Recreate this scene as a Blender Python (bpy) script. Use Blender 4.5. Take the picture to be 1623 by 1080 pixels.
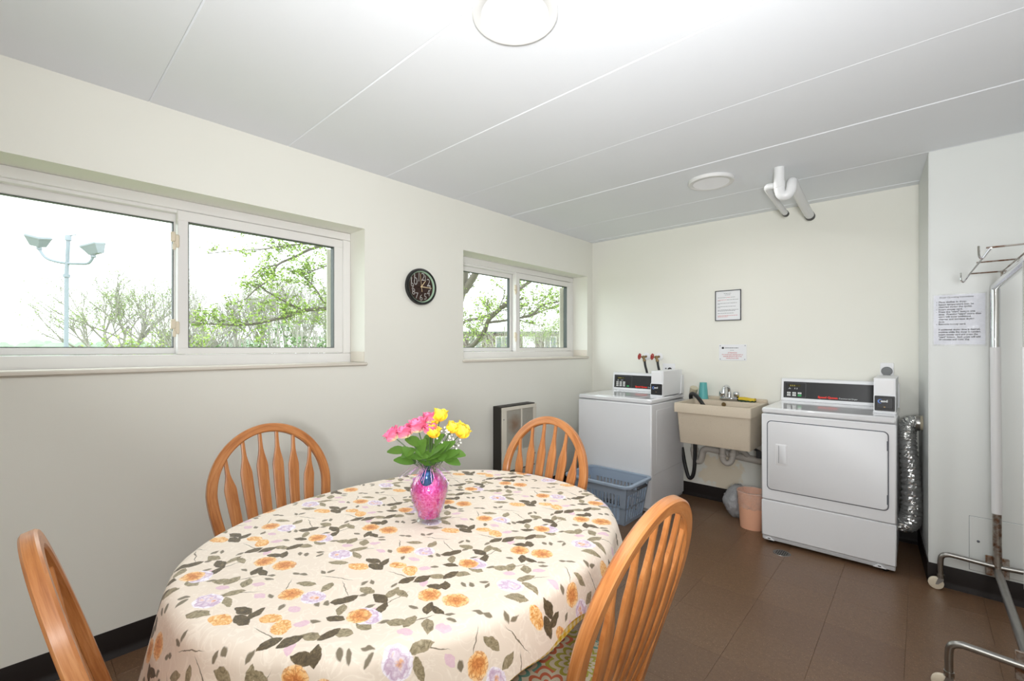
import bpy, bmesh, math, random
from mathutils import Vector, Matrix, Quaternion
from math import sin, cos, pi, radians as R, sqrt, atan2, floor as fl

for o in list(bpy.data.objects): bpy.data.objects.remove(o, do_unlink=True)
scene = bpy.context.scene
COL = scene.collection
random.seed(7)

# ------------------------------------------------------------------ camera
YAW = math.atan((1459.6 - 811.5) / 713.0)
cam_d = bpy.data.cameras.new('camera'); cam = bpy.data.objects.new('camera', cam_d); COL.objects.link(cam)
cam.location = (2.519, 0.0, 1.30); cam.rotation_euler = (pi / 2, 0, YAW)
cam_d.sensor_width = 36; cam_d.lens = 36 * 713.0 / 1623; cam_d.shift_y = 11.5 / 1623
cam_d.clip_start = 0.02; cam_d.clip_end = 600
scene.camera = cam

# ------------------------------------------------------------------ sky, light, exposure
world = bpy.data.worlds.new('sky'); scene.world = world; world.use_nodes = True
bg = world.node_tree.nodes['Background']; bg.inputs[0].default_value = (0.95, 0.975, 1.0, 1); bg.inputs[1].default_value = 3.4
scene.view_settings.view_transform = 'Standard'; scene.view_settings.look = 'None'
scene.view_settings.exposure = 0.26; scene.view_settings.gamma = 1.0
scene.view_settings.use_curve_mapping = False
cy = scene.cycles
cy.max_bounces = 7; cy.diffuse_bounces = 4; cy.glossy_bounces = 3; cy.transmission_bounces = 3; cy.transparent_max_bounces = 10
cy.caustics_reflective = False; cy.caustics_refractive = False

def area_light(name, loc, target, power, size, color=(1, 1, 1), spread=180, shape='DISK'):
    d = bpy.data.lights.new(name, 'AREA'); d.energy = power; d.shape = shape; d.size = size; d.color = color; d.spread = R(spread)
    o = bpy.data.objects.new(name, d); COL.objects.link(o); o.location = loc
    o.rotation_euler = (Vector(target) - Vector(loc)).to_track_quat('-Z', 'Y').to_euler()
    return o
# the photographer's flash, turned up to the ceiling beside the camera
area_light('bounce_flash', (2.76, -0.30, 1.30), (2.04, 1.00, 2.385), 45, 0.40, (0.975, 0.99, 1.0), 128)

# ------------------------------------------------------------------ helpers: materials
def S(r, g, b):
    f = lambda c: (c / 255) / 12.92 if c / 255 <= 0.04045 else ((c / 255 + 0.055) / 1.055) ** 2.4
    return (f(r), f(g), f(b), 1)

class NT:
    def __init__(s, name):
        s.m = bpy.data.materials.new(name); s.m.use_nodes = True; s.nt = s.m.node_tree
        s.b = s.nt.nodes['Principled BSDF']; s.out = s.nt.nodes['Material Output']
    def n(s, typ, **kw):
        nd = s.nt.nodes.new(typ)
        for k, v in kw.items(): setattr(nd, k, v)
        return nd
    def l(s, a, b): s.nt.links.new(a, b)
    def setin(s, nd, idx, v):
        if hasattr(v, 'is_output') or hasattr(v, 'links'): s.l(v, nd.inputs[idx])
        else: nd.inputs[idx].default_value = v
    def math(s, op, a, b=None, c=None, clamp=False):
        nd = s.n('ShaderNodeMath', operation=op, use_clamp=clamp); s.setin(nd, 0, a)
        if b is not None: s.setin(nd, 1, b)
        if c is not None: s.setin(nd, 2, c)
        return nd.outputs[0]
    def vmath(s, op, a, b=None, c=None):
        nd = s.n('ShaderNodeVectorMath', operation=op); s.setin(nd, 0, a)
        if b is not None: s.setin(nd, 1, b)
        if c is not None: s.setin(nd, 2, c)
        return nd.outputs['Value'] if op in ('DOT_PRODUCT', 'LENGTH', 'DISTANCE') else nd.outputs[0]
    def mix(s, fac, a, b, blend='MIX'):
        nd = s.n('ShaderNodeMix', data_type='RGBA', blend_type=blend)
        s.setin(nd, 0, fac); s.setin(nd, 6, a); s.setin(nd, 7, b)
        return nd.outputs[2]
    def noise(s, vec, scale, detail=3, rough=0.5, dist=0.0, col=False):
        nd = s.n('ShaderNodeTexNoise'); nd.inputs['Scale'].default_value = scale; nd.inputs['Detail'].default_value = detail
        nd.inputs['Roughness'].default_value = rough; nd.inputs['Distortion'].default_value = dist
        if vec is not None: s.l(vec, nd.inputs['Vector'])
        return nd.outputs['Color'] if col else nd.outputs['Fac']
    def voronoi(s, vec, scale, out='Distance', feature='F1'):
        nd = s.n('ShaderNodeTexVoronoi', feature=feature); nd.inputs['Scale'].default_value = scale
        if vec is not None: s.l(vec, nd.inputs['Vector'])
        return nd.outputs[out]
    def ramp(s, fac, stops, interp='LINEAR'):
        nd = s.n('ShaderNodeValToRGB'); cr = nd.color_ramp; cr.interpolation = interp
        while len(cr.elements) > len(stops): cr.elements.remove(cr.elements[-1])
        while len(cr.elements) < len(stops): cr.elements.new(1)
        for e, (p, c) in zip(cr.elements, stops): e.position = p; e.color = c
        s.l(fac, nd.inputs[0]); return nd.outputs[0]
    def obj(s): return s.n('ShaderNodeTexCoord').outputs['Object']
    def gen(s): return s.n('ShaderNodeTexCoord').outputs['Generated']
    def uv(s): return s.n('ShaderNodeTexCoord').outputs['UV']
    def pos(s): return s.n('ShaderNodeNewGeometry').outputs['Position']
    def mapping(s, vec, scale=(1, 1, 1), rot=(0, 0, 0), loc=(0, 0, 0)):
        nd = s.n('ShaderNodeMapping'); s.l(vec, nd.inputs[0]); nd.inputs['Scale'].default_value = scale
        nd.inputs['Rotation'].default_value = rot; nd.inputs['Location'].default_value = loc; return nd.outputs[0]
    def bump(s, h, strength=0.2, dist=0.01):
        nd = s.n('ShaderNodeBump'); nd.inputs['Strength'].default_value = strength; nd.inputs['Distance'].default_value = dist
        s.l(h, nd.inputs['Height']); s.l(nd.outputs[0], s.b.inputs['Normal'])
    def base(s, c): s.setin(s.b, 'Base Color', c)
    def props(s, **kw):
        for k, v in kw.items(): s.b.inputs[k.replace('_', ' ')].default_value = v

def plain(name, col, rough=0.5, metal=0.0, var=0.06, vscale=6, bump=0.0, bscale=200, coat=0.0, spec=None, **kw):
    """a plain surface: slight tone variation and optional fine relief"""
    t = NT(name)
    c2 = tuple(x * (1 - var) for x in col[:3]) + (1,)
    co = t.obj()
    t.base(t.mix(t.noise(co, vscale, 3), c2, col))
    t.props(Roughness=rough, Metallic=metal)
    if coat: t.b.inputs['Coat Weight'].default_value = coat
    if spec is not None: t.b.inputs['Specular IOR Level'].default_value = spec
    if bump: t.bump(t.noise(co, bscale, 2), bump, 0.002)
    for k, v in kw.items(): t.b.inputs[k.replace('_', ' ')].default_value = v
    return t.m

MAT = {}
def mk_materials():
    # painted walls
    t = NT('wall_paint'); p = t.pos()
    t.base(t.mix(t.noise(p, 1.3, 4), S(229, 228, 219), S(235, 234, 226))); t.props(Roughness=0.55)
    t.b.inputs['Specular IOR Level'].default_value = 0.3
    t.bump(t.noise(p, 260, 2), 0.08, 0.002); MAT['wall'] = t.m
    t = NT('back_wall_paint'); p = t.pos()
    base = t.mix(t.noise(p, 1.3, 4), S(229, 228, 219), S(235, 234, 226))
    # old patched plaster below the sink, brush-sized blotches
    d = t.vmath('SUBTRACT', p, (1.27, 4.0, 0.26)); d = t.vmath('MULTIPLY', d, (5.2, 0.1, 6.5))
    r = t.math('ADD', t.vmath('LENGTH', d), t.math('MULTIPLY', t.math('SUBTRACT', t.noise(p, 9, 3), 0.5), 2.4))
    m = t.math('MULTIPLY_ADD', r, -5.0, 5.0, clamp=True)
    t.base(t.mix(t.math('MULTIPLY', m, 0.5), base, S(226, 204, 166))); t.props(Roughness=0.55)
    t.b.inputs['Specular IOR Level'].default_value = 0.3
    t.bump(t.noise(p, 260, 2), 0.08, 0.002); MAT['wall_back'] = t.m
    MAT['column'] = plain('column_paint', S(222, 225, 223), 0.45, var=0.03, vscale=2, bump=0.05, bscale=240)
    t = NT('ceiling_paint'); p = t.pos()
    t.base(t.mix(t.noise(p, 2.0, 4), S(228, 231, 236), S(233, 236, 240))); t.props(Roughness=0.7)
    t.bump(t.noise(p, 180, 3), 0.06, 0.002); MAT['ceiling'] = t.m
    # vinyl composition floor tile, brown with paler flecks
    t = NT('floor_tile'); p = t.pos(); oi = t.n('ShaderNodeObjectInfo').outputs['Random']
    base = t.mix(t.noise(p, 55, 5, 0.7), S(92, 66, 47), S(128, 100, 75))
    base = t.mix(t.math('GREATER_THAN', t.noise(t.mapping(p, (1, 2.2, 1), (0, 0, 0.6)), 120, 2, 0.6), 0.66), base, S(166, 136, 112))
    base = t.mix(t.math('GREATER_THAN', t.noise(t.mapping(p, (2.0, 1, 1), (0, 0, 0.3), (4, 3, 1)), 105, 2, 0.6), 0.67), base, S(70, 48, 38))
    base = t.mix(t.math('MULTIPLY', oi, 0.22), base, S(88, 62, 50))
    t.base(base); t.setin(t.b, 'Roughness', t.math('MULTIPLY_ADD', t.noise(p, 7, 3), 0.16, 0.24))
    t.bump(t.noise(p, 14, 3), 0.05, 0.004); MAT['tile'] = t.m
    MAT['grout'] = plain('floor_seam', S(74, 52, 39), 0.8)
    MAT['black_vinyl'] = plain('black_cove_base', S(30, 23, 21), 0.55, var=0.15, vscale=20, spec=0.25)
    MAT['win_white'] = plain('window_vinyl', S(232, 230, 228), 0.35, var=0.03, vscale=9)
    MAT['sill_white'] = plain('sill_paint', S(224, 217, 205), 0.45, var=0.07, vscale=12)
    MAT['latch'] = plain('latch_cream', S(226, 214, 192), 0.4)
    MAT['gasket'] = plain('window_gasket', S(70, 76, 76), 0.5)
    MAT['alu'] = plain('screen_aluminium', S(150, 156, 156), 0.4, 0.5)
    # glass pane
    t = NT('window_glass'); nt = t.nt
    tr = t.n('ShaderNodeBsdfTransparent'); tr.inputs[0].default_value = (0.93, 0.97, 0.955, 1)
    gl = t.n('ShaderNodeBsdfGlossy'); gl.inputs['Roughness'].default_value = 0.02
    mx = t.n('ShaderNodeMixShader'); mx.inputs[0].default_value = 0.045
    t.l(tr.outputs[0], mx.inputs[1]); t.l(gl.outputs[0], mx.inputs[2]); t.l(mx.outputs[0], t.out.inputs[0]); MAT['glass'] = t.m
    # oak: grain runs along u
    def oak(name, c1, c2, c3, rough=0.32):
        t = NT(name); uv = t.uv()
        g1 = t.noise(t.mapping(uv, (6, 95, 1)), 1, 5, 0.62, 0.6)
        g2 = t.noise(t.mapping(uv, (14, 420, 1)), 1, 2, 0.6)
        g3 = t.noise(t.mapping(uv, (2.2, 14, 1)), 1, 2)
        c = t.ramp(g1, [(0.30, c1), (0.50, c2), (0.72, c3)])
        c = t.mix(t.math('MULTIPLY', t.math('GREATER_THAN', g2, 0.58), 0.28), c, c1)
        c = t.mix(t.math('MULTIPLY', g3, 0.35), c, c2)
        t.base(c); t.props(Roughness=rough); t.b.inputs['Coat Weight'].default_value = 0.25; t.b.inputs['Coat Roughness'].default_value = 0.2
        t.bump(g2, 0.06, 0.002); return t.m
    MAT['oak'] = oak('honey_oak', S(146, 82, 38), S(186, 120, 66), S(206, 146, 93))
    MAT['oak_seat'] = oak('honey_oak_seat', S(146, 84, 40), S(186, 118, 64), S(204, 142, 88))
    # tablecloth print
    MAT['cloth'] = cloth_material()
    t = NT('yellow_gingham'); uv = t.uv(); sx = t.n('ShaderNodeSeparateXYZ'); t.l(uv, sx.inputs[0])
    a = t.math('GREATER_THAN', t.math('FRACT', t.math('MULTIPLY', sx.outputs[0], 55)), 0.5)
    b = t.math('GREATER_THAN', t.math('FRACT', t.math('MULTIPLY', sx.outputs[1], 55)), 0.5)
    k = t.math('MULTIPLY', t.math('ADD', a, b), 0.5)
    t.base(t.ramp(k, [(0, S(244, 232, 190)), (0.5, S(238, 212, 110)), (1, S(226, 182, 40))])); t.props(Roughness=0.85); MAT['gingham'] = t.m
    t = NT('medallion_print'); uv = t.obj(); sx = t.n('ShaderNodeSeparateXYZ'); t.l(uv, sx.inputs[0])
    cx = t.math('SUBTRACT', t.math('FRACT', t.math('MULTIPLY', sx.outputs[0], 7.0)), 0.5)
    cy = t.math('SUBTRACT', t.math('FRACT', t.math('MULTIPLY', sx.outputs[1], 7.0)), 0.5)
    rr = t.math('SQRT', t.math('ADD', t.math('MULTIPLY', cx, cx), t.math('MULTIPLY', cy, cy)))
    an = t.math('ARCTAN2', cy, cx)
    pet = t.math('MULTIPLY', t.math('ABSOLUTE', t.math('SINE', t.math('MULTIPLY', an, 6.0))), 0.10)
    ring = t.math('FRACT', t.math('MULTIPLY', t.math('SUBTRACT', rr, pet), 6.0))
    ix = t.math('FLOOR', t.math('MULTIPLY', sx.outputs[0], 7.0)); iy = t.math('FLOOR', t.math('MULTIPLY', sx.outputs[1], 7.0))
    h = t.math('FRACT', t.math('ADD', t.math('MULTIPLY', ix, 0.37), t.math('MULTIPLY', iy, 0.61)))
    hue = t.ramp(h, [(0, S(226, 128, 92)), (0.3, S(196, 190, 84)), (0.55, S(122, 176, 160)), (0.8, S(226, 116, 100))], 'CONSTANT')
    t.base(t.mix(t.math('GREATER_THAN', ring, 0.45), hue, S(238, 228, 200))); t.props(Roughness=0.9); MAT['cushion'] = t.m
    # appliances
    MAT['enamel'] = plain('white_enamel', S(232, 233, 236), 0.42, var=0.02)
    MAT['enamel_top'] = plain('white_enamel_top', S(230, 231, 234), 0.12, var=0.02, coat=0.5)
    MAT['enamel_side'] = plain('white_enamel_side', S(226, 227, 230), 0.36, var=0.02)
    MAT['grey_plinth'] = plain('plinth_grey', S(196, 197, 199), 0.35)
    MAT['seam_dark'] = plain('shadow_gap', S(96, 98, 106), 0.6)
    MAT['panel_black'] = plain('console_black', S(34, 34, 37), 0.35, var=0.08)
    MAT['black_plastic'] = plain('black_plastic', S(22, 22, 24), 0.32)
    MAT['white_plastic'] = plain('white_plastic', S(236, 236, 238), 0.35)
    MAT['button_white'] = plain('button_white', S(226, 228, 226), 0.5)
    MAT['button_green'] = plain('button_green', S(40, 178, 92), 0.45)
    MAT['print_red'] = plain('print_red', S(236, 52, 40), 0.5)
    MAT['print_white'] = plain('print_white', S(226, 228, 230), 0.5)
    MAT['print_grey'] = plain('print_grey', S(120, 122, 124), 0.6)
    MAT['print_black'] = plain('print_black', S(44, 44, 50), 0.6)
    MAT['print_softred'] = plain('print_soft_red', S(206, 106, 108), 0.6)
    MAT['print_blue'] = plain('print_blue', S(96, 134, 212), 0.5)
    MAT['display'] = plain('display_window', S(70, 66, 40), 0.2)
    MAT['display_lit'] = plain('display_digit', S(150, 140, 60), 0.4)
    # speckled laundry tub
    t = NT('speckled_tub'); p = t.obj()
    c = t.mix(t.noise(p, 5, 3), S(196, 182, 162), S(208, 195, 176))
    c = t.mix(t.math('LESS_THAN', t.voronoi(p, 120), 0.11), c, S(158, 145, 128))
    c = t.mix(t.math('LESS_THAN', t.voronoi(t.mapping(p, loc=(3, 5, 7)), 100), 0.10), c, S(220, 209, 192))
    c = t.mix(t.math('LESS_THAN', t.voronoi(t.mapping(p, loc=(9, 2, 4)), 42), 0.055), c, S(110, 106, 104))
    t.base(c); t.props(Roughness=0.5); MAT['tub'] = t.m
    MAT['chrome'] = plain('chrome', S(214, 216, 220), 0.10, 1.0, var=0.03)
    MAT['steel'] = plain('dull_steel', S(168, 166, 162), 0.3, 1.0, var=0.25, vscale=18)
    t = NT('rusty_chrome'); p = t.obj(); k = t.noise(p, 22, 4, 0.65)
    t.base(t.ramp(k, [(0.42, S(178, 174, 168)), (0.6, S(120, 88, 66)), (0.75, S(86, 54, 38))])); t.props(Metallic=0.85, Roughness=0.33); MAT['rusty'] = t.m
    MAT['pvc'] = plain('grey_pvc', S(196, 190, 182), 0.42, var=0.12, vscale=14)
    MAT['pvc_white'] = plain('painted_pvc', S(226, 227, 228), 0.35, var=0.03)
    MAT['pvc_tan'] = plain('aged_pvc', S(206, 196, 170), 0.45, var=0.15, vscale=20)
    MAT['rubber'] = plain('black_rubber', S(28, 28, 30), 0.45, bump=0.1, bscale=120)
    MAT['teal'] = plain('teal_plastic', S(92, 172, 172), 0.35)
    MAT['sponge'] = plain('yellow_sponge', S(226, 196, 60), 0.9, var=0.2, vscale=120, bump=0.5, bscale=220)
    MAT['scour'] = plain('green_scour_pad', S(40, 66, 50), 0.95, bump=0.5, bscale=300)
    MAT['peach'] = plain('peach_plastic', S(242, 184, 152), 0.4, var=0.05)
    MAT['brass'] = plain('old_brass', S(150, 128, 92), 0.35, 0.9, var=0.2, vscale=40)
    MAT['red_wheel'] = plain('red_handwheel', S(172, 44, 36), 0.4, var=0.25, vscale=40)
    def film(name, col, clear, rough=0.15, relief=0.9):
        t = NT(name)
        tr = t.n('ShaderNodeBsdfTransparent'); tr.inputs[0].default_value = (0.95, 0.95, 0.95, 1)
        mx = t.n('ShaderNodeMixShader'); p = t.obj()
        k = t.noise(p, 26, 4, 0.7, 1.2)
        t.base(col); t.props(Roughness=rough); t.bump(k, relief, 0.02)
        t.setin(mx, 0, t.math('MULTIPLY_ADD', k, 0.5, 1 - clear - 0.25))
        t.l(tr.outputs[0], mx.inputs[1]); t.l(t.b.outputs[0], mx.inputs[2]); t.l(mx.outputs[0], t.out.inputs[0]); return t.m
    MAT['film'] = film('clear_liner', S(240, 232, 228), 0.80)
    MAT['film_grey'] = film('grey_bag', S(206, 208, 212), 0.30)
    MAT['sleeve'] = film('plastic_sleeve', S(240, 242, 248), 0.86, 0.12, 0.12)
    t = NT('foil_duct'); p = t.obj(); k = t.noise(p, 70, 4, 0.7)
    t.base(t.mix(k, S(226, 226, 224), S(250, 250, 248))); t.props(Metallic=0.92, Roughness=0.16); MAT['foil'] = t.m
    MAT['basket'] = plain('blue_grey_plastic', S(158, 174, 194), 0.42, var=0.05)
    MAT['dark_grip'] = plain('grip_charcoal', S(52, 54, 58), 0.5)
    MAT['heater_black'] = plain('heater_casing', S(42, 38, 34), 0.55)
    MAT['heater_cream'] = plain('heater_front', S(220, 214, 200), 0.4)
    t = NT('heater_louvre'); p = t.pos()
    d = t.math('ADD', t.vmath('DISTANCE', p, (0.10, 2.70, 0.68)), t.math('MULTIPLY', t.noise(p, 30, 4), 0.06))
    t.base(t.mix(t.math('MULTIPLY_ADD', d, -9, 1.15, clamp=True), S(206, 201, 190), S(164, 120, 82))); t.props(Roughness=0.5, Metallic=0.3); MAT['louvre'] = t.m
    MAT['paper'] = plain('white_paper', S(232, 233, 236), 0.7, var=0.02)
    MAT['paper_lilac'] = plain('paper_in_sleeve', S(232, 234, 243), 0.5, var=0.02)
    MAT['frame_dark'] = plain('slim_dark_frame', S(70, 72, 76), 0.35, 0.3)
    MAT['clock_case'] = plain('clock_case_black', S(26, 27, 27), 0.22)
    MAT['clock_ring'] = plain('clock_pale_green_ring', S(168, 196, 170), 0.3)
    t = NT('clock_face_brown'); p = t.obj(); sx = t.n('ShaderNodeSeparateXYZ'); t.l(p, sx.inputs[0])
    k = t.math('GREATER_THAN', t.math('FRACT', t.math('MULTIPLY', sx.outputs[2], 160)), 0.5)
    t.base(t.mix(k, S(74, 54, 47), S(84, 61, 54))); t.props(Roughness=0.5); MAT['clock_face'] = t.m
    MAT['numeral'] = plain('numeral_silver', S(206, 204, 200), 0.4)
    MAT['hand'] = plain('hand_cream', S(238, 214, 170), 0.4)
    MAT['lamp_rim'] = plain('lamp_rim_white', S(222, 222, 221), 0.4, var=0.01)
    t = NT('lamp_diffuser'); t.base(t.mix(t.noise(t.obj(), 8, 2), S(224, 224, 228), S(228, 228, 232))); t.props(Roughness=0.35)
    t.b.inputs['Emission Color'].default_value = (1, 1, 1, 1); t.b.inputs['Emission Strength'].default_value = 0.06; MAT['diffuser'] = t.m
    # flowers and vase
    t = NT('vase_glass')
    tr = t.n('ShaderNodeBsdfTransparent'); tr.inputs[0].default_value = (0.96, 0.97, 0.97, 1)
    gl = t.n('ShaderNodeBsdfGlossy'); gl.inputs['Roughness'].default_value = 0.03
    lw = t.n('ShaderNodeLayerWeight'); lw.inputs[0].default_value = 0.35
    mx = t.n('ShaderNodeMixShader'); t.l(t.math('MULTIPLY_ADD', lw.outputs['Facing'], 0.38, 0.03), mx.inputs[0])
    t.l(tr.outputs[0], mx.inputs[1]); t.l(gl.outputs[0], mx.inputs[2]); t.l(mx.outputs[0], t.out.inputs[0]); MAT['vase_glass'] = t.m
    t = NT('pink_shred'); p = t.obj(); k = t.noise(p, 150, 2, 0.6, col=False)
    t.base(t.ramp(k, [(0.3, S(214, 30, 130)), (0.5, S(244, 74, 172)), (0.68, S(252, 130, 204)), (0.82, S(210, 120, 226))])); t.props(Roughness=0.2, Metallic=0.25); t.bump(k, 0.6, 0.006); MAT['shred'] = t.m
    t = NT('iridescent_strip'); oi = t.noise(t.obj(), 60, 1)
    t.base(t.ramp(oi, [(0.35, S(246, 150, 214)), (0.5, S(206, 150, 236)), (0.65, S(250, 196, 226))])); t.props(Roughness=0.15, Metallic=0.3); MAT['strip'] = t.m
    def petal(name, c1, c2, c3):
        t = NT(name); uv = t.uv(); sx = t.n('ShaderNodeSeparateXYZ'); t.l(uv, sx.inputs[0])
        t.base(t.ramp(t.math('ADD', sx.outputs[1], t.math('MULTIPLY', t.math('SUBTRACT', t.noise(t.obj(), 90, 2), 0.5), 0.3)), [(0.02, c1), (0.3, c2), (0.9, c3)]))
        t.props(Roughness=0.6); t.b.inputs['Subsurface Weight'].default_value = 0.0; return t.m
    MAT['petal_pink'] = petal('pink_petal', S(246, 236, 190), S(248, 150, 178), S(250, 118, 160))
    MAT['petal_yellow'] = petal('yellow_petal', S(240, 176, 60), S(250, 214, 50), S(252, 226, 76))
    MAT['leaf_silk'] = plain('silk_leaf', S(90, 132, 48), 0.5, var=0.4, vscale=30)
    MAT['stem_green'] = plain('plastic_stem', S(66, 92, 48), 0.5)
    MAT['white_bud'] = plain('tiny_white_bud', S(240, 240, 230), 0.6)
    MAT['egg_blue'] = plain('blue_foil_egg', S(70, 106, 156), 0.18, 0.6, var=0.3, vscale=40)
    # outdoors
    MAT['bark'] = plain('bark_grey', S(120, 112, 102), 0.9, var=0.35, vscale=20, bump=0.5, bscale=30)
    MAT['bark_far'] = plain('bark_hazed', S(172, 167, 160), 0.95, var=0.25, vscale=6)  # bright sky haze over the far trees is put into this lighter grey
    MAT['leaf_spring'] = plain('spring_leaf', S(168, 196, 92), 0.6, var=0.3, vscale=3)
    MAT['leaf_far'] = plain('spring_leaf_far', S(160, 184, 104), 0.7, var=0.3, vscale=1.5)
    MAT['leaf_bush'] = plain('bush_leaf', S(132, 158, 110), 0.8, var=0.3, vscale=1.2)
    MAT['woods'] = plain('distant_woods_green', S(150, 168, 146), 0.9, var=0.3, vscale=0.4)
    MAT['galv'] = plain('galvanised_pole', S(146, 154, 164), 0.5, 0.1)
    MAT['lamp_grey'] = plain('lamp_head_grey', S(150, 156, 164), 0.6, var=0.15, vscale=20)
    t = NT('far_brick'); br = t.n('ShaderNodeTexBrick'); t.l(t.mapping(t.obj(), (1, 1, 1), (R(90), 0, 0)), br.inputs[0])
    br.inputs['Color1'].default_value = S(104, 86, 82); br.inputs['Color2'].default_value = S(92, 78, 76); br.inputs['Mortar'].default_value = S(114, 104, 100)
    br.inputs['Scale'].default_value = 4.0; t.base(br.outputs[0]); t.props(Roughness=0.9); MAT['brick'] = t.m
    MAT['brown_panel'] = plain('dark_spandrel', S(84, 92, 90), 0.6)
    MAT['far_glass'] = plain('far_window_glass', S(116, 126, 132), 0.1, var=0.3, vscale=2)
    t = NT('lawn'); p = t.pos(); t.base(t.mix(t.noise(p, 0.3, 5), S(108, 122, 80), S(140, 146, 110))); t.props(Roughness=0.95); MAT['lawn'] = t.m

def cloth_material():
    t = NT('floral_tablecloth')
    uv = t.uv()
    wob = t.vmath('SUBTRACT', t.noise(uv, 55, 2, col=True), (0.5, 0.5, 0.5))
    uvw = t.vmath('MULTIPLY_ADD', wob, (0.011, 0.011, 0), uv)
    # to repeat cells: a = x/.435, b = (y + .112 x/.435)/.297
    PX, PY, SK = 0.435, 0.297, 0.112
    a = t.vmath('DOT_PRODUCT', uvw, (1 / PX, 0, 0)); b = t.vmath('DOT_PRODUCT', uvw, (SK / PX / PY, 1 / PY, 0))
    cb = t.n('ShaderNodeCombineXYZ'); t.l(a, cb.inputs[0]); t.l(b, cb.inputs[1]); ab = cb.outputs[0]
    def local(cx, cy, rot, sx, sy):
        ca, cbb = cx / PX, (cy + SK * cx / PX) / PY
        d = t.vmath('WRAP', t.vmath('SUBTRACT', ab, (ca, cbb, 0)), (0.5, 0.5, 0.5), (-0.5, -0.5, -0.5))
        c, s_ = cos(rot), sin(rot)
        # dx = PX*da ; dy = PY*db - SK*da
        ex = t.vmath('DOT_PRODUCT', d, ((PX * c - SK * s_) / sx, PY * s_ / sx, 0))
        ey = t.vmath('DOT_PRODUCT', d, ((-PX * s_ - SK * c) / sy, PY * c / sy, 0))
        return ex, ey
    def fmin(lst):
        r = lst[0]
        for x in lst[1:]: r = t.math('MINIMUM', r, x)
        return r
    def leaf(cx, cy, rot, L, W):
        ex, ey = local(cx, cy, rot, L, W)
        return t.math('MULTIPLY_ADD', ex, ex, t.math('ABSOLUTE', ey))
    def disc(cx, cy, rot, sx, sy):
        ex, ey = local(cx, cy, rot, sx, sy)
        return t.math('MULTIPLY_ADD', ex, ex, t.math('MULTIPLY', ey, ey))
    rnd = random.Random(11)
    def A(): return rnd.uniform(0, pi)
    dark = [(1.655, .043), (1.633, .017), (1.706, .044), (1.283, .174), (1.487, .016), (1.519, .004), (1.516, .030), (1.344, .101), (1.652, .132), (1.606, .184), (1.690, .100), (1.689, .214), (1.655, .230), (1.326, .094), (1.600, .166)]
    olive = [(1.396, .024), (1.426, .004), (1.431, .25), (1.672, .273), (1.655, .259), (1.604, .229), (1.631, .154), (1.716, .158), (1.672, .075), (1.474, .150), (1.523, .176), (1.706, .121), (1.37, .058), (1.320, .022), (1.334, .040)]
    buds = [(1.353, .016), (1.396, .075), (1.672, .036), (1.685, .203), (1.618, .079), (1.557, .090), (1.45, .06)]
    small = [(1.63, .281), (1.338, .244), (1.354, .237), (1.298, .006), (1.615, .215), (1.45, .20), (1.46, .215), (1.57, .24), (1.58, .255), (1.41, .155), (1.425, .165), (1.31, .205), (1.325, .215), (1.375, .11), (1.39, .10), (1.53, .075), (1.47, .075), (1.63, .10), (1.575, .13), (1.585, .145), (1.44, .255), (1.665, .20), (1.30, .075)]
    stems = [(1.50, .21, .5, .05), (1.56, .20, -.3, .045), (1.345, .06, 1.2, .04), (1.41, .04, .9, .04), (1.68, .25, 1.6, .05), (1.60, .02, .2, .045), (1.45, .12, -.6, .03)]
    fd = fmin([leaf(x, y, A(), rnd.uniform(.020, .028), rnd.uniform(.010, .0145)) for x, y in dark])
    fo = fmin([leaf(x, y, A(), rnd.uniform(.021, .028), rnd.uniform(.010, .0135)) for x, y in olive])
    fb = fmin([leaf(x, y, A(), .017, .010) for x, y in buds])
    fs = fmin([leaf(x, y, A(), .013, .0068) for x, y in small] + [leaf(x, y, r, L, .0016) for x, y, r, L in stems])
    fr = fmin([disc(1.288, .126, 0, .027, .025), disc(1.345, .151, .3, .030, .026), disc(1.493, .108, .2, .027, .024), disc(1.678, .168, .1, .027, .023)])
    fy = fmin([disc(1.555, .045, .5, .024, .015), disc(1.600, .048, -.4, .026, .018), disc(1.486, .272, .4, .030, .017)])
    fl_ = fmin([disc(1.542, .136, .2, .030, .024), disc(1.391, .274, .2, .033, .027), disc(1.690, .178, .2, .036, .026)])
    def mask(f, w=0.12): return t.math('MULTIPLY_ADD', f, -1 / w, 1 / w, clamp=True)
    vd = t.voronoi(uvw, 62); ve = t.voronoi(t.vmath('MULTIPLY_ADD', wob, (0.010, 0.010, 0), uvw), 78, feature='DISTANCE_TO_EDGE'); pe = t.math('MULTIPLY_ADD', ve, -7.0, 0.75, clamp=True); n1 = t.noise(uv, 70, 3, 0.6, 2.2); n2 = t.noise(uv, 160, 2)
    # ground with tone on tone scroll lines
    sc = t.math('ABSOLUTE', t.math('SUBTRACT', t.noise(uv, 16, 2, 0.5, 2.2), 0.5))
    ground = t.mix(t.math('MULTIPLY_ADD', sc, -28, 1.0, clamp=True), S(234, 219, 202), S(243, 230, 214))
    c = ground
    c = t.mix(t.math('MULTIPLY', mask(fs, .4), 0.9), c, S(104, 92, 66))
    c = t.mix(t.math('MULTIPLY', mask(fb), 0.75), c, t.mix(n1, S(206, 150, 184), S(236, 206, 216)))
    c = t.mix(mask(fo), c, t.ramp(n1, [(0.3, S(112, 100, 74)), (0.5, S(150, 136, 106)), (0.7, S(176, 162, 134))]))
    c = t.mix(mask(fd), c, t.ramp(n1, [(0.3, S(64, 52, 33)), (0.55, S(94, 79, 53)), (0.75, S(130, 112, 80))]))
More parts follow.
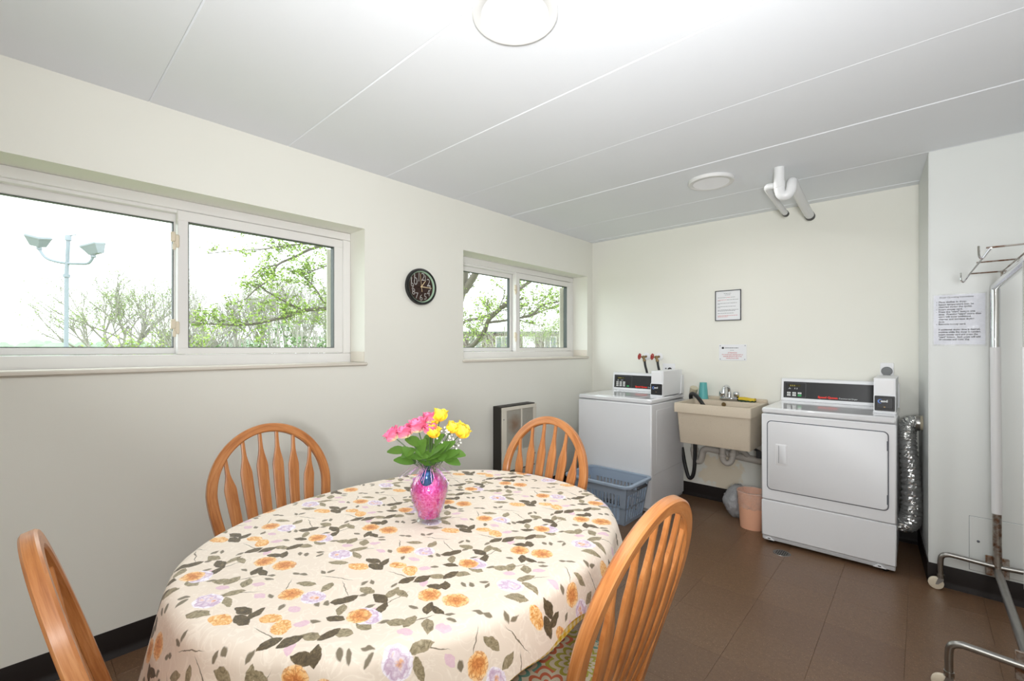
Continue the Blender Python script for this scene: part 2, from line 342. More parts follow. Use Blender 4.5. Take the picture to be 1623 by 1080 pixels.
    lil = t.ramp(t.math('ADD', t.math('MULTIPLY', fl_, .50), t.math('ADD', t.math('MULTIPLY', n1, .35), t.math('MULTIPLY', vd, .5))), [(0.22, S(206, 130, 60)), (0.34, S(240, 190, 150)), (0.48, S(238, 226, 236)), (0.66, S(206, 178, 200)), (0.8, S(246, 240, 248))])
    c = t.mix(mask(fl_), c, t.mix(t.math('MULTIPLY', pe, .6), lil, S(186, 150, 186)))
    swirl = t.math('ADD', t.math('MULTIPLY', fr, .42), t.math('MULTIPLY', n1, .62))
    ros = t.ramp(swirl, [(0.24, S(186, 106, 50)), (0.38, S(226, 150, 82)), (0.52, S(244, 188, 118)), (0.68, S(250, 216, 164)), (0.86, S(238, 178, 108))])
    ros = t.mix(pe, ros, S(190, 112, 54))
    c = t.mix(mask(fr), c, ros)
    lly = t.ramp(n1, [(0.3, S(206, 124, 58)), (0.5, S(240, 184, 110)), (0.68, S(250, 224, 178))])
    c = t.mix(mask(fy), c, lly)
    t.base(c); t.props(Roughness=0.62); t.b.inputs['Sheen Weight'].default_value = 0.1
    t.bump(t.math('ADD', t.math('MULTIPLY', sc, 2.0), t.math('MULTIPLY', n2, 0.3)), 0.10, 0.003)
    return t.m

# ------------------------------------------------------------------ helpers: meshes
class MB:
    """collects vertices and faces; build() links ONE mesh object"""
    def __init__(s): s.v = []; s.f = []; s.uv = []
    def add(s, vs, fs, uvs=None):
        k = len(s.v); s.v += [tuple(v) for v in vs]; s.f += [tuple(i + k for i in f) for f in fs]
        s.uv += list(uvs) if uvs else [None] * len(vs)
        return s
    def box(s, x0, x1, y0, y1, z0, z1, b=0.0, mat=None):
        if x0 > x1: x0, x1 = x1, x0
        if y0 > y1: y0, y1 = y1, y0
        if z0 > z1: z0, z1 = z1, z0
        b = min(b, (x1 - x0) / 2.01, (y1 - y0) / 2.01, (z1 - z0) / 2.01)
        if b <= 0:
            vs = [(x, y, z) for x in (x0, x1) for y in (y0, y1) for z in (z0, z1)]
            fs = [(0, 1, 3, 2), (4, 6, 7, 5), (0, 4, 5, 1), (2, 3, 7, 6), (0, 2, 6, 4), (1, 5, 7, 3)]
        else:
            vs = []; idx = {}
            for i, X in enumerate((x0, x1)):
                for j, Y in enumerate((y0, y1)):
                    for k, Z in enumerate((z0, z1)):
                        sx, sy, sz = 1 - 2 * i, 1 - 2 * j, 1 - 2 * k
                        for ax in range(3):
                            p = [X + sx * b, Y + sy * b, Z + sz * b]; p[ax] = (X, Y, Z)[ax]
                            idx[i, j, k, ax] = len(vs); vs.append(tuple(p))
            fs = []
            for i in (0, 1):
                q = [idx[i, 0, 0, 0], idx[i, 1, 0, 0], idx[i, 1, 1, 0], idx[i, 0, 1, 0]]; fs.append(q if i else q[::-1])
                q = [idx[0, i, 0, 1], idx[1, i, 0, 1], idx[1, i, 1, 1], idx[0, i, 1, 1]]; fs.append(q[::-1] if i else q)
                q = [idx[0, 0, i, 2], idx[1, 0, i, 2], idx[1, 1, i, 2], idx[0, 1, i, 2]]; fs.append(q if i else q[::-1])
            for i in (0, 1):
                for j in (0, 1):
                    q = [idx[0, i, j, 1], idx[1, i, j, 1], idx[1, i, j, 2], idx[0, i, j, 2]]; fs.append(q)
                    q = [idx[i, 0, j, 0], idx[i, 1, j, 0], idx[i, 1, j, 2], idx[i, 0, j, 2]]; fs.append(q)
                    q = [idx[i, j, 0, 0], idx[i, j, 1, 0], idx[i, j, 1, 1], idx[i, j, 0, 1]]; fs.append(q)
                    for k in (0, 1):
                        q = [idx[i, j, k, 0], idx[i, j, k, 1], idx[i, j, k, 2]]; fs.append(q)
        uvs = [(v[2] + v[1] * .37, v[0] + v[1]) for v in vs]
        if mat is not None: vs = [mat @ Vector(v) for v in vs]
        return s.add(vs, fs, uvs)
    def prism(s, poly, axis, d0, d1, b=0.0):
        """closed 2-D outline pushed along an axis: poly in the other two axes (cyclic order), chamfer b on the d1 side"""
        n = len(poly)
        cx = sum(p[0] for p in poly) / n; cy = sum(p[1] for p in poly) / n
        def P(p, d):
            return {0: (d, p[0], p[1]), 1: (p[0], d, p[1]), 2: (p[0], p[1], d)}[axis]
        rings = [[P(p, d0) for p in poly]]
        if b:
            sg = 1 if d1 > d0 else -1
            rings.append([P(p, d1 - sg * b) for p in poly])
            ins = []
            for p in poly:
                dx, dy = p[0] - cx, p[1] - cy; L = max(1e-6, math.hypot(dx, dy)); ins.append((p[0] - dx / L * b * 1.3, p[1] - dy / L * b * 1.3))
            rings.append([P(p, d1) for p in ins])
        else: rings.append([P(p, d1) for p in poly])
        vs = [v for r in rings for v in r]; fs = []
        for r in range(len(rings) - 1):
            for i in range(n): fs.append((r * n + i, r * n + (i + 1) % n, (r + 1) * n + (i + 1) % n, (r + 1) * n + i))
        fs.append(tuple(range(n))[::-1]); fs.append(tuple(range((len(rings) - 1) * n, len(rings) * n)))
        return s.add(vs, fs, [(v[2], v[0] + v[1]) for v in vs])
    def tube(s, path, r, n=10, caps=True, sec=None, up=None, closed=False):
        path = [Vector(p) for p in path]; m = len(path)
        rad = r if isinstance(r, (list, tuple)) else [r] * m
        T = []
        for i in range(m):
            a = path[(i - 1) % m] if (i > 0 or closed) else path[i]; c = path[(i + 1) % m] if (i < m - 1 or closed) else path[i]
            d = c - a; T.append(d.normalized() if d.length > 1e-9 else Vector((0, 0, 1)))
        if up is not None: N = Vector(up)
        else:
            N = Vector((0, 0, 1)) if abs(T[0].z) < 0.9 else Vector((1, 0, 0))
        N = (N - T[0] * N.dot(T[0])).normalized()
        sec = sec or [(cos(2 * pi * k / n), sin(2 * pi * k / n)) for k in range(n)]; n = len(sec)
        vs = []; uvs = []; L = 0
        for i in range(m):
            if i:
                L += (path[i] - path[i - 1]).length
                if up is None:
                    q = T[i - 1].rotation_difference(T[i]); N = q @ N
                else: N = Vector(up)
                N = (N - T[i] * N.dot(T[i])).normalized()
            B = T[i].cross(N)
            for k, (a, b) in enumerate(sec):
                vs.append(path[i] + (N * a + B * b) * rad[i]); uvs.append((L, k / n * 2 * pi * max(rad[i], .004) if up is None else (a + b * .6) * rad[i]))
        fs = []
        for i in range(m if closed else m - 1):
            j = (i + 1) % m
            for k in range(n):
                fs.append((i * n + k, i * n + (k + 1) % n, j * n + (k + 1) % n, j * n + k))
        if caps and not closed:
            fs.append(tuple(range(n))[::-1]); fs.append(tuple(range((m - 1) * n, m * n)))
        return s.add(vs, fs, uvs)
    def lathe(s, prof, n=32, loc=(0, 0, 0), mat=None, cap0=True, cap1=True):
        vs = []; uvs = []
        for r, z in prof:
            for k in range(n):
                a = 2 * pi * k / n; vs.append(Vector((r * cos(a), r * sin(a), z))); uvs.append((z, a * r))
        if mat is not None: vs = [mat @ v for v in vs]
        vs = [v + Vector(loc) for v in vs]; fs = []; m = len(prof)
        for i in range(m - 1):
            for k in range(n): fs.append((i * n + k, i * n + (k + 1) % n, (i + 1) * n + (k + 1) % n, (i + 1) * n + k))
        if cap0 and prof[0][0] > 1e-6: fs.append(tuple(range(n))[::-1])
        if cap1 and prof[-1][0] > 1e-6: fs.append(tuple(range((m - 1) * n, m * n)))
        return s.add(vs, fs, uvs)
    def grid(s, rows, closed_u=False, uvs=None):
        m = len(rows); n = len(rows[0]); vs = [p for r in rows for p in r]; fs = []
        for i in range(m - 1):
            for k in range(n if closed_u else n - 1):
                fs.append((i * n + k, i * n + (k + 1) % n, (i + 1) * n + (k + 1) % n, (i + 1) * n + k))
        return s.add(vs, fs, uvs)
    def ball(s, c, r, n=10, m=6, sc=(1, 1, 1)):
        prof = [(max(1e-5, sin(pi * i / m)), -cos(pi * i / m)) for i in range(m + 1)]
        vs = []; fs = []
        for rr, z in prof:
            for k in range(n): a = 2 * pi * k / n; vs.append((c[0] + r * rr * cos(a) * sc[0], c[1] + r * rr * sin(a) * sc[1], c[2] + r * z * sc[2]))
        for i in range(m):
            for k in range(n): fs.append((i * n + k, i * n + (k + 1) % n, (i + 1) * n + (k + 1) % n, (i + 1) * n + k))
        return s.add(vs, fs)
    def xf(s, M):
        s.v = [tuple(M @ Vector(v)) for v in s.v]; return s
    def mesh(s, name, off=(0, 0, 0), smooth=38):
        me = bpy.data.meshes.new(name)
        me.from_pydata([(v[0] - off[0], v[1] - off[1], v[2] - off[2]) for v in s.v], [], s.f)
        if any(u is not None for u in s.uv):
            lay = me.uv_layers.new(name='uv'); idx = [0] * len(me.loops); me.loops.foreach_get('vertex_index', idx)
            flat = []
            for i in idx:
                u = s.uv[i] or (s.v[i][2], s.v[i][0]); flat += [u[0], u[1]]
            lay.data.foreach_set('uv', flat)
        me.validate(); me.update()
        if len(s.f) < 30000:
            bm = bmesh.new(); bm.from_mesh(me); bmesh.ops.recalc_face_normals(bm, faces=bm.faces); bm.to_mesh(me); bm.free()
        if smooth:
            me.polygons.foreach_set('use_smooth', [True] * len(me.polygons)); me.set_sharp_from_angle(angle=R(smooth))
        return me
    def build(s, name, mat, parent=None, origin=None, smooth=38):
        """geometry is given in the thing's own space (world space when the thing has an 'origin')"""
        off = (0, 0, 0)
        if parent is not None:
            root = parent
            while root.parent: root = root.parent
            if root.get('_w'): off = tuple(root.location)
        elif origin is not None: off = origin
        me = s.mesh(name, off, smooth); me.materials.append(MAT[mat] if isinstance(mat, str) else mat)
        o = bpy.data.objects.new(name, me); COL.objects.link(o)
        if parent is not None: o.parent = parent
        elif origin is not None: o.location = origin
        return o

def thing(name, label, cat, loc=(0, 0, 0), rotz=0, group=None, world=True):
    o = bpy.data.objects.new(name, None); COL.objects.link(o); o.empty_display_size = 0.1
    o.location = loc; o.rotation_euler = (0, 0, rotz); o['label'] = label; o['category'] = cat
    if group: o['group'] = group
    if world: o['_w'] = 1
    return o
def tag(o, label, cat, group=None):
    o['label'] = label; o['category'] = cat
    if group: o['group'] = group
    return o
def struct(o): o['kind'] = 'structure'; return o
def stuff(o): o['kind'] = 'stuff'; return o
def lab(o, label): o['label'] = label; return o
def copy_tree(o, parent=None):
    c = o.copy(); COL.objects.link(c); c.parent = parent
    for ch in list(o.children): copy_tree(ch, c)
    return c
def spline(pts, k=8):
    """Catmull-Rom through the points"""
    P = [Vector(p) for p in pts]; P = [P[0] * 2 - P[1]] + P + [P[-1] * 2 - P[-2]]; out = []
    for i in range(1, len(P) - 2):
        for j in range(k):
            t = j / k; a, b, c, d = P[i - 1], P[i], P[i + 1], P[i + 2]
            out.append(0.5 * ((2 * b) + (c - a) * t + (2 * a - 5 * b + 4 * c - d) * t * t + (3 * b - a - 3 * c + d) * t ** 3))
    out.append(P[-2]); return out
def rrect(x0, x1, y0, y1, r, k=5):
    pts = []
    for cx, cy, a0 in ((x1 - r, y1 - r, 0), (x0 + r, y1 - r, 90), (x0 + r, y0 + r, 180), (x1 - r, y0 + r, 270)):
        for i in range(k + 1): a = R(a0 + 90 * i / k); pts.append((cx + r * cos(a), cy + r * sin(a)))
    return pts
def text(body, size, M, mat, parent, name='lettering', align='LEFT', bold=0.0, sx=1.0, spacing=1.0, lines=1.0):
    """flat lettering: characters stand in the local XY plane of matrix M (thing space)"""
    cu = bpy.data.curves.new('lettering', 'FONT'); cu.body = body; cu.size = size; cu.align_x = align; cu.offset = bold
    cu.space_character = spacing; cu.space_line = lines; cu.resolution_u = 2
    tmp = bpy.data.objects.new('tmp_text', cu); COL.objects.link(tmp)
    me = bpy.data.meshes.new_from_object(tmp); bpy.data.objects.remove(tmp, do_unlink=True); bpy.data.curves.remove(cu)
    root = parent
    while root.parent: root = root.parent
    off = Matrix.Translation(-root.location) if root.get('_w') else Matrix()
    me.transform(off @ M @ Matrix.Diagonal((sx, 1, 1, 1)))
    me.materials.clear(); me.materials.append(MAT[mat])
    o = bpy.data.objects.new(name, me); COL.objects.link(o); o.parent = parent; return o
def basis(loc, xdir, ydir):
    x = Vector(xdir).normalized(); y = Vector(ydir).normalized(); z = x.cross(y)
    M = Matrix((x, y, z)).transposed().to_4x4(); M.translation = Vector(loc); return M

mk_materials()

# ================================================================== THE ROOM
RX, YB, YR, ZC = 4.25, 4.008, -1.75, 2.385       # right wall, back wall, rear wall, ceiling
CX, CY = 2.551, 3.402                             # boxed chase in the back right corner
W1 = (-0.29, 1.431); W2 = (2.233, 3.913); WZ = (1.215, 2.028)

# floor: slab and square tiles
fo = struct(MB().box(-0.3, RX + .2, YR - .2, YB + .3, -0.12, -0.0022).build('floor', 'grout', smooth=0))
TS = 0.2885
tile_me = MB().box(-TS / 2 + .0003, TS / 2 - .0003, -TS / 2 + .0003, TS / 2 - .0003, -.0030, 0, .0005).mesh('tile', smooth=0); tile_me.materials.append(MAT['tile'])
ix0 = -7; tx0 = 1.893 - TS * 7
for i in range(-1, 15):
    for j in range(-5, 15):
        x = tx0 + TS * (i + .5); y = 3.148 - TS * 12 + TS * (j + .5) + TS
        if x - TS / 2 > RX or x + TS / 2 < 0.0 or y - TS / 2 > YB or y + TS / 2 < YR: continue
        o = bpy.data.objects.new('tile', tile_me); COL.objects.link(o); o.location = (x, y, 0); o.parent = fo

# ceiling: concrete planks with chamfered joints
ce = struct(MB().box(-0.3, RX + .2, YR - .2, YB + .3, ZC + .03, ZC + .15).build('ceiling', 'ceiling', smooth=0))
ys = [YR - .1, -1.363, -.778, -.193, .392, .980, 1.572, 2.158, 2.738, 3.392, YB + .1]
for a, b in zip(ys[:-1], ys[1:]):
    d = 0.0 if abs(a - 2.158) > .01 else .002
    MB().box(-0.1, RX + .1, a, b, ZC + d, ZC + .05, .0042).build('plank', 'ceiling', ce, smooth=0)
MB().box(0.0, CX, YB - .085, YB + .1, ZC - .004, ZC + .04, .004).build('plank', 'ceiling', ce, smooth=0)

# walls
def wall_with_windows():
    mb = MB(); x0, x1 = -0.30, 0.0; top = ZC + .1
    mb.box(x0, x1, YR - .2, YB + .25, -.1, WZ[0] - .022); mb.box(x0, x1, YR - .2, YB + .25, WZ[1], top)
    mb.box(x0, x1, YR - .2, W1[0], WZ[0] - .022, WZ[1]); mb.box(x0, x1, W1[1], W2[0], WZ[0] - .022, WZ[1]); mb.box(x0, x1, W2[1], YB + .25, WZ[0] - .022, WZ[1])
    return mb
wl = struct(wall_with_windows().build('wall_left', 'wall', smooth=0))
struct(MB().box(-.3, CX + .05, YB, YB + .25, -.1, ZC + .1).build('wall_back', 'wall_back', smooth=0))
struct(MB().box(RX, RX + .2, YR - .2, CY + .5, -.1, ZC + .1).build('wall_right', 'wall', smooth=0))
struct(MB().box(-.3, RX + .2, YR - .2, YR, -.1, ZC + .1).build('wall_rear', 'wall', smooth=0))
CXB = 2.508                                        # its side runs slightly out of square
wc = struct(MB().prism([(CX, CY), (RX + .2, CY), (RX + .2, YB + .25), (CXB - .018, YB + .25)], 2, -.1, ZC + .1).build('wall_chase', 'column', smooth=0))
ap = MB().box(2.7095, 3.06, CY - .0035, CY + .004, .124, .4075, .0015).build('access_panel', 'column', wc)
MB().prism(rrect(2.7080, 3.0615, .1225, .409, .001, 1), 1, CY - .0006, CY + .002).build('panel_gap', 'seam_dark', wc)
MB().lathe([(.006, 0), (.006, .004), (.001, .006)], 12, (2.742, CY - .0035, .282), Matrix.Rotation(R(90), 4, 'X')).build('panel_screw', 'seam_dark', wc)
MB().box(CX - .0018, CX + .005, CY - .0018, CY + .012, .118, ZC - .01, .001).build('corner_guard', 'column', wc)

# cove base
def cove(axis, at, a, b, side, name):
    mb = MB(); h = .112
    prof = [(0, 0), (.022, 0), (.020, .004), (.009, .014), (.005, .03), (.004, h - .004), (.002, h), (0, h)]
    v0 = []; v1 = []
    for d, z in prof:
        p = at + side * d
        v0.append((p, a, z) if axis == 'x' else (a, p, z)); v1.append((p, b, z) if axis == 'x' else (b, p, z))
    n = len(prof); vs = v0 + v1
    fs = [(i, (i + 1) % n, n + (i + 1) % n, n + i) for i in range(n)] + [tuple(range(n)), tuple(range(n, 2 * n))]
    mb.add(vs, fs); return struct(mb.build(name, 'black_vinyl', smooth=60))
cove('x', 0, YR, YB, 1, 'baseboard_left'); cove('y', YB, 0, CX, -1, 'baseboard_back')
cove('y', CY, CX - .004, RX, -1, 'baseboard_chase')
struct(MB().prism([(CX - .005, CY - .004), (CX + .01, CY), (CXB + .01, YB), (CXB - .005, YB)], 2, 0, .112).build('baseboard_chase_side', 'black_vinyl', smooth=0))
cove('x', RX, YR, CY, -1, 'baseboard_right'); cove('y', YR, 0, RX, 1, 'baseboard_rear')

# windows: sliding sashes set deep in plastered reveals
def window(name, y0, y1, mull, gl_l, gl_r, latch_n):
    xf, xb = -0.172, -0.262; z0, z1 = WZ
    w = struct(MB().build(name, 'win_white')) if False else None
    mb = MB()   # outer frame
    mb.box(xb, xf, y0, y1, z1 - .050, z1, .004); mb.box(xb, xf, y0, y1, z0 - .022, z0 + .052, .004)
    mb.box(xb, xf, y0, y0 + .052, z0 + .05, z1 - .048, .004); mb.box(xb, xf, y1 - .052, y1, z0 + .05, z1 - .048, .004)
    mb.box(xb, xf - .012, y0 + .05, y1 - .05, z1 - .066, z1 - .046, .003)
    w = struct(mb.build(name, 'win_white'))
    zb, zt = 1.300, 1.925
    def sash(a, b, x0, x1, ga, gb, label):
        m = MB(); m.box(x0, x1, a, b, zt, z1 - .052, .003); m.box(x0, x1, a, b, z0 + .054, zb, .003)
        m.box(x0, x1, a, ga, zb - .004, zt + .004, .003); m.box(x0, x1, gb, b, zb - .004, zt + .004, .003)
        sa = m.build('sash', 'win_white', w)
        g = MB(); xm = (x0 + x1) / 2; t = .0035
        for q in ((ga - .002, gb + .002, zt - t, zt + .002), (ga - .002, gb + .002, zb - .002, zb + t), (ga - .002, ga + t, zb, zt), (gb - t, gb + .002, zb, zt)):
            g.box(x0 + .004, x1 - .003, *q)
        g.build('gasket', 'gasket', sa)
        MB().box(xm - .003, xm + .003, ga - .001, gb + .001, zb - .001, zt + .001).build('pane', 'glass', sa, smooth=0)
        return sa
    # left leaf runs in the outer track, right leaf in the inner track
    sash(y0 + .054, mull[1], xb + .006, -.222, gl_l[0], gl_l[1], 'left')
    s2 = sash(mull[0], y1 - .054, -.216, xf + .002, gl_r[0], gl_r[1], 'right')
    ye = gl_r[1] * 2.783 / 2.713; m = MB(); m.box(xb - .004, xb + .004, gl_r[1] - .004, gl_r[1] + (ye - gl_r[1]) * .55, zb, zt); m.box(xb - .010, xb - .004, gl_r[1] + (ye - gl_r[1]) * .60, ye + .02, zb, zt)
    m.build('screen_rail', 'sill_white', w)
    for zl in (1.826, 1.403):
        l = MB(); yy = mull[0] - .012
        l.box(xf - .004, xf + .014, yy - .006, yy + .018, zl - .036, zl + .026, .004); l.box(xf + .002, xf + .022, yy - .018, yy + .002, zl - .012, zl + .036, .004)
        l.box(xf + .006, xf + .018, yy - .010, yy + .004, zl - .050, zl - .020, .003)
        l.build('latch', 'latch', w)
    # sill board with a rounded nose and the little end stops
    s = MB(); s.box(-.175, .014, y0 - .0, y1 + 0.0, z0 - .022, z0 - .004, .004); s.box(.0, .016, y0 - .012, y1 + .014, z0 - .024, z0 - .003, .006)
    sl = s.build('window_sill', 'sill_white', w)
    MB().box(-.165, -.004, y1 - .004, y1, z0 - .003, z0 + .062, .0015).build('end_stop', 'sill_white', sl)
    MB().box(-.165, -.002, y0, y0 + .004, z0 - .003, z0 + .062, .0015).build('end_stop', 'sill_white', sl)
    return w
window('window_1', W1[0], W1[1], (.528, .570), (-.185, .522), (.572, 1.322), 2)
window('window_2', W2[0], W2[1], (3.012, 3.062), (2.342, 2.985), (3.064, 3.800), 2)

# ------------------------------------------------------------------ ceiling lights
def ceiling_light(x, y, label, power):
    t = thing('ceiling_light', label, 'ceiling light', (x, y, ZC), group='round flush ceiling lights', world=False)
    MB().lathe([(.108, -.018), (.112, -.021), (.134, -.021), (.138, -.017), (.138, 0)], 56, cap0=False).build('rim', 'lamp_rim', t)
    MB().lathe([(.001, -.0155), (.09, -.0165), (.110, -.0185)], 56, cap0=False, cap1=False).build('diffuser', 'diffuser', t)
    d = bpy.data.lights.new('ceiling_light_lamp', 'AREA'); d.shape = 'DISK'; d.size = .21; d.energy = power; d.color = (1, .99, .98); d.spread = R(170)
    o = bpy.data.objects.new('ceiling_light_lamp', d); COL.objects.link(o); o.location = (0, 0, -.024); o.parent = t
    return t
ceiling_light(1.552, 1.078, 'round white flush ceiling light over the table, cut by the top edge', 1.5)
ceiling_light(1.512, 3.025, 'round white flush ceiling light near the ceiling pipes', 4)
ceiling_light(3.35, -0.85, 'round white flush fill light added behind the viewer, by the right wall', 27)  # added out-of-view fixture, fill for the washer and dryer fronts

# ================================================================== TABLE AND CHAIRS
TC = (1.376, 0.862); TA, TB, TN = .492, .618, 2.25      # oval table: centre, half axes, roundness
def oval(th, k=1.0, grow=0.0):
    c, s_ = cos(th), sin(th)
    x = TA * k * math.copysign(abs(c) ** (2 / TN), c); y = TB * k * math.copysign(abs(s_) ** (2 / TN), s_)
    # outward normal
    nx = math.copysign(abs(x / TA) ** (TN - 1), x) / TA; ny = math.copysign(abs(y / TB) ** (TN - 1), y) / TB
    L = math.hypot(nx, ny) or 1
    return TC[0] + x + nx / L * grow, TC[1] + y + ny / L * grow, nx / L, ny / L
tb = thing('dining_table', 'oval oak dining table hidden under the floral cloth', 'table', (TC[0], TC[1], 0))
mb = MB(); N = 72
out = [oval(2 * pi * i / N)[:2] for i in range(N)]
mb.prism(out, 2, .748, .722, .006); mb.build('tabletop', 'oak_seat', tb)
out2 = [oval(2 * pi * i / N, .80)[:2] for i in range(N)]
MB().prism(out2, 2, .722, .655).build('apron', 'oak_seat', tb)
MB().lathe([(.05, .05), (.09, .07), (.10, .13), (.06, .22), (.05, .3), (.075, .42), (.085, .5), (.055, .58), (.06, .62), (.11, .655)], 28, (TC[0], TC[1], 0)).build('pedestal', 'oak_seat', tb)
for a in (50, 130, 230, 310):
    d = Vector((cos(R(a)), sin(R(a)), 0)); c = Vector((TC[0], TC[1], 0))
    MB().tube(spline([c + d * .05 + Vector((0, 0, .17)), c + d * .16 + Vector((0, 0, .13)), c + d * .27 + Vector((0, 0, .06)), c + d * .36 + Vector((0, 0, .022))], 5), [.034 - .0008 * i for i in range(16)], 8).build('foot', 'oak_seat', tb)

def cloth(z_top, lift, drops, seed, name, mat, fold=1.0, nth=420, ndrop=26, flare=.055):
    """cloth over the oval: flat top, rolled edge, hanging skirt with soft folds; uv = flat cloth position in metres"""
    rnd = random.Random(seed); ph = [rnd.uniform(0, 2 * pi) for _ in range(8)]
    rows = []; uvs = []
    for i in range(34):
        k = (i + .001) / 33.0
        r = []
        for j in range(nth):
            th = 2 * pi * j / nth; x, y, nx, ny = oval(th, k)
            z = z_top + .0012 * sin(9 * x + 2) * sin(7 * y) ; r.append((x, y, z)); uvs.append((x, y))
        rows.append(r)
    def dropv(th):
        d = (math.degrees(th) + 360) % 360
        ks = drops + [(drops[0][0] + 360, drops[0][1])]
        for (a0, v0), (a1, v1) in zip(ks[:-1], ks[1:]):
            if a0 <= d <= a1:
                u = (d - a0) / (a1 - a0); u = u * u * (3 - 2 * u); return v0 + (v1 - v0) * u
        return drops[0][1]
    rr = .028
    for i in range(1, ndrop + 1):
        r = []
        for j in range(nth):
            th = 2 * pi * j / nth; x, y, nx, ny = oval(th); D = dropv(th) + .006 * sin(23 * th + ph[0])
            s_ = D * (i / ndrop) ** 1.25
            if s_ < rr * pi / 2: a = s_ / rr; o, z = rr * sin(a), z_top - rr * (1 - cos(a))
            else: o, z = rr, z_top - rr - (s_ - rr * pi / 2)
            u = max(0, s_ - .02) / .28
            w = sin(13 * th + ph[1] + .9 * sin(3 * th + ph[2])) + .55 * sin(21 * th + ph[3] + .7 * sin(2 * th)) + .3 * sin(37 * th + ph[4])
            o += lift + u * flare + fold * .026 * (u ** .8) * w * (.55 + .45 * sin(5 * th + ph[5]))
            o = max(o, (rr * sin(min(pi / 2, s_ / rr))) + lift + u * .018)
            r.append((x + nx * o, y + ny * o, z)); uvs.append((x + nx * s_, y + ny * s_))
        rows.append(r)
    mb = MB(); mb.grid(rows, True, uvs); return mb
deg_drops = [(0, .120), (20, .125), (55, .15), (90, .16), (135, .18), (180, .20), (225, .255), (262, .288), (300, .285), (322, .235), (338, .155)]
tag(cloth(.7575, .004, deg_drops, 5, 'tablecloth', 'cloth').build('tablecloth', 'cloth', origin=(TC[0], TC[1], .75), smooth=80),
    'cream tablecloth printed with orange roses and olive leaves, draped over the oval table', 'tablecloth')
g_drops = [(0, .150), (40, .14), (90, .14), (180, .16), (225, .22), (270, .26), (310, .22), (338, .175)]
tag(cloth(.7525, -.006, g_drops, 9, 'under_cloth', 'gingham', .08, 220, 14, .018).build('under_cloth', 'gingham', origin=(TC[0], TC[1], .745), smooth=80),
    'yellow gingham undercloth peeking out below the floral tablecloth', 'tablecloth')

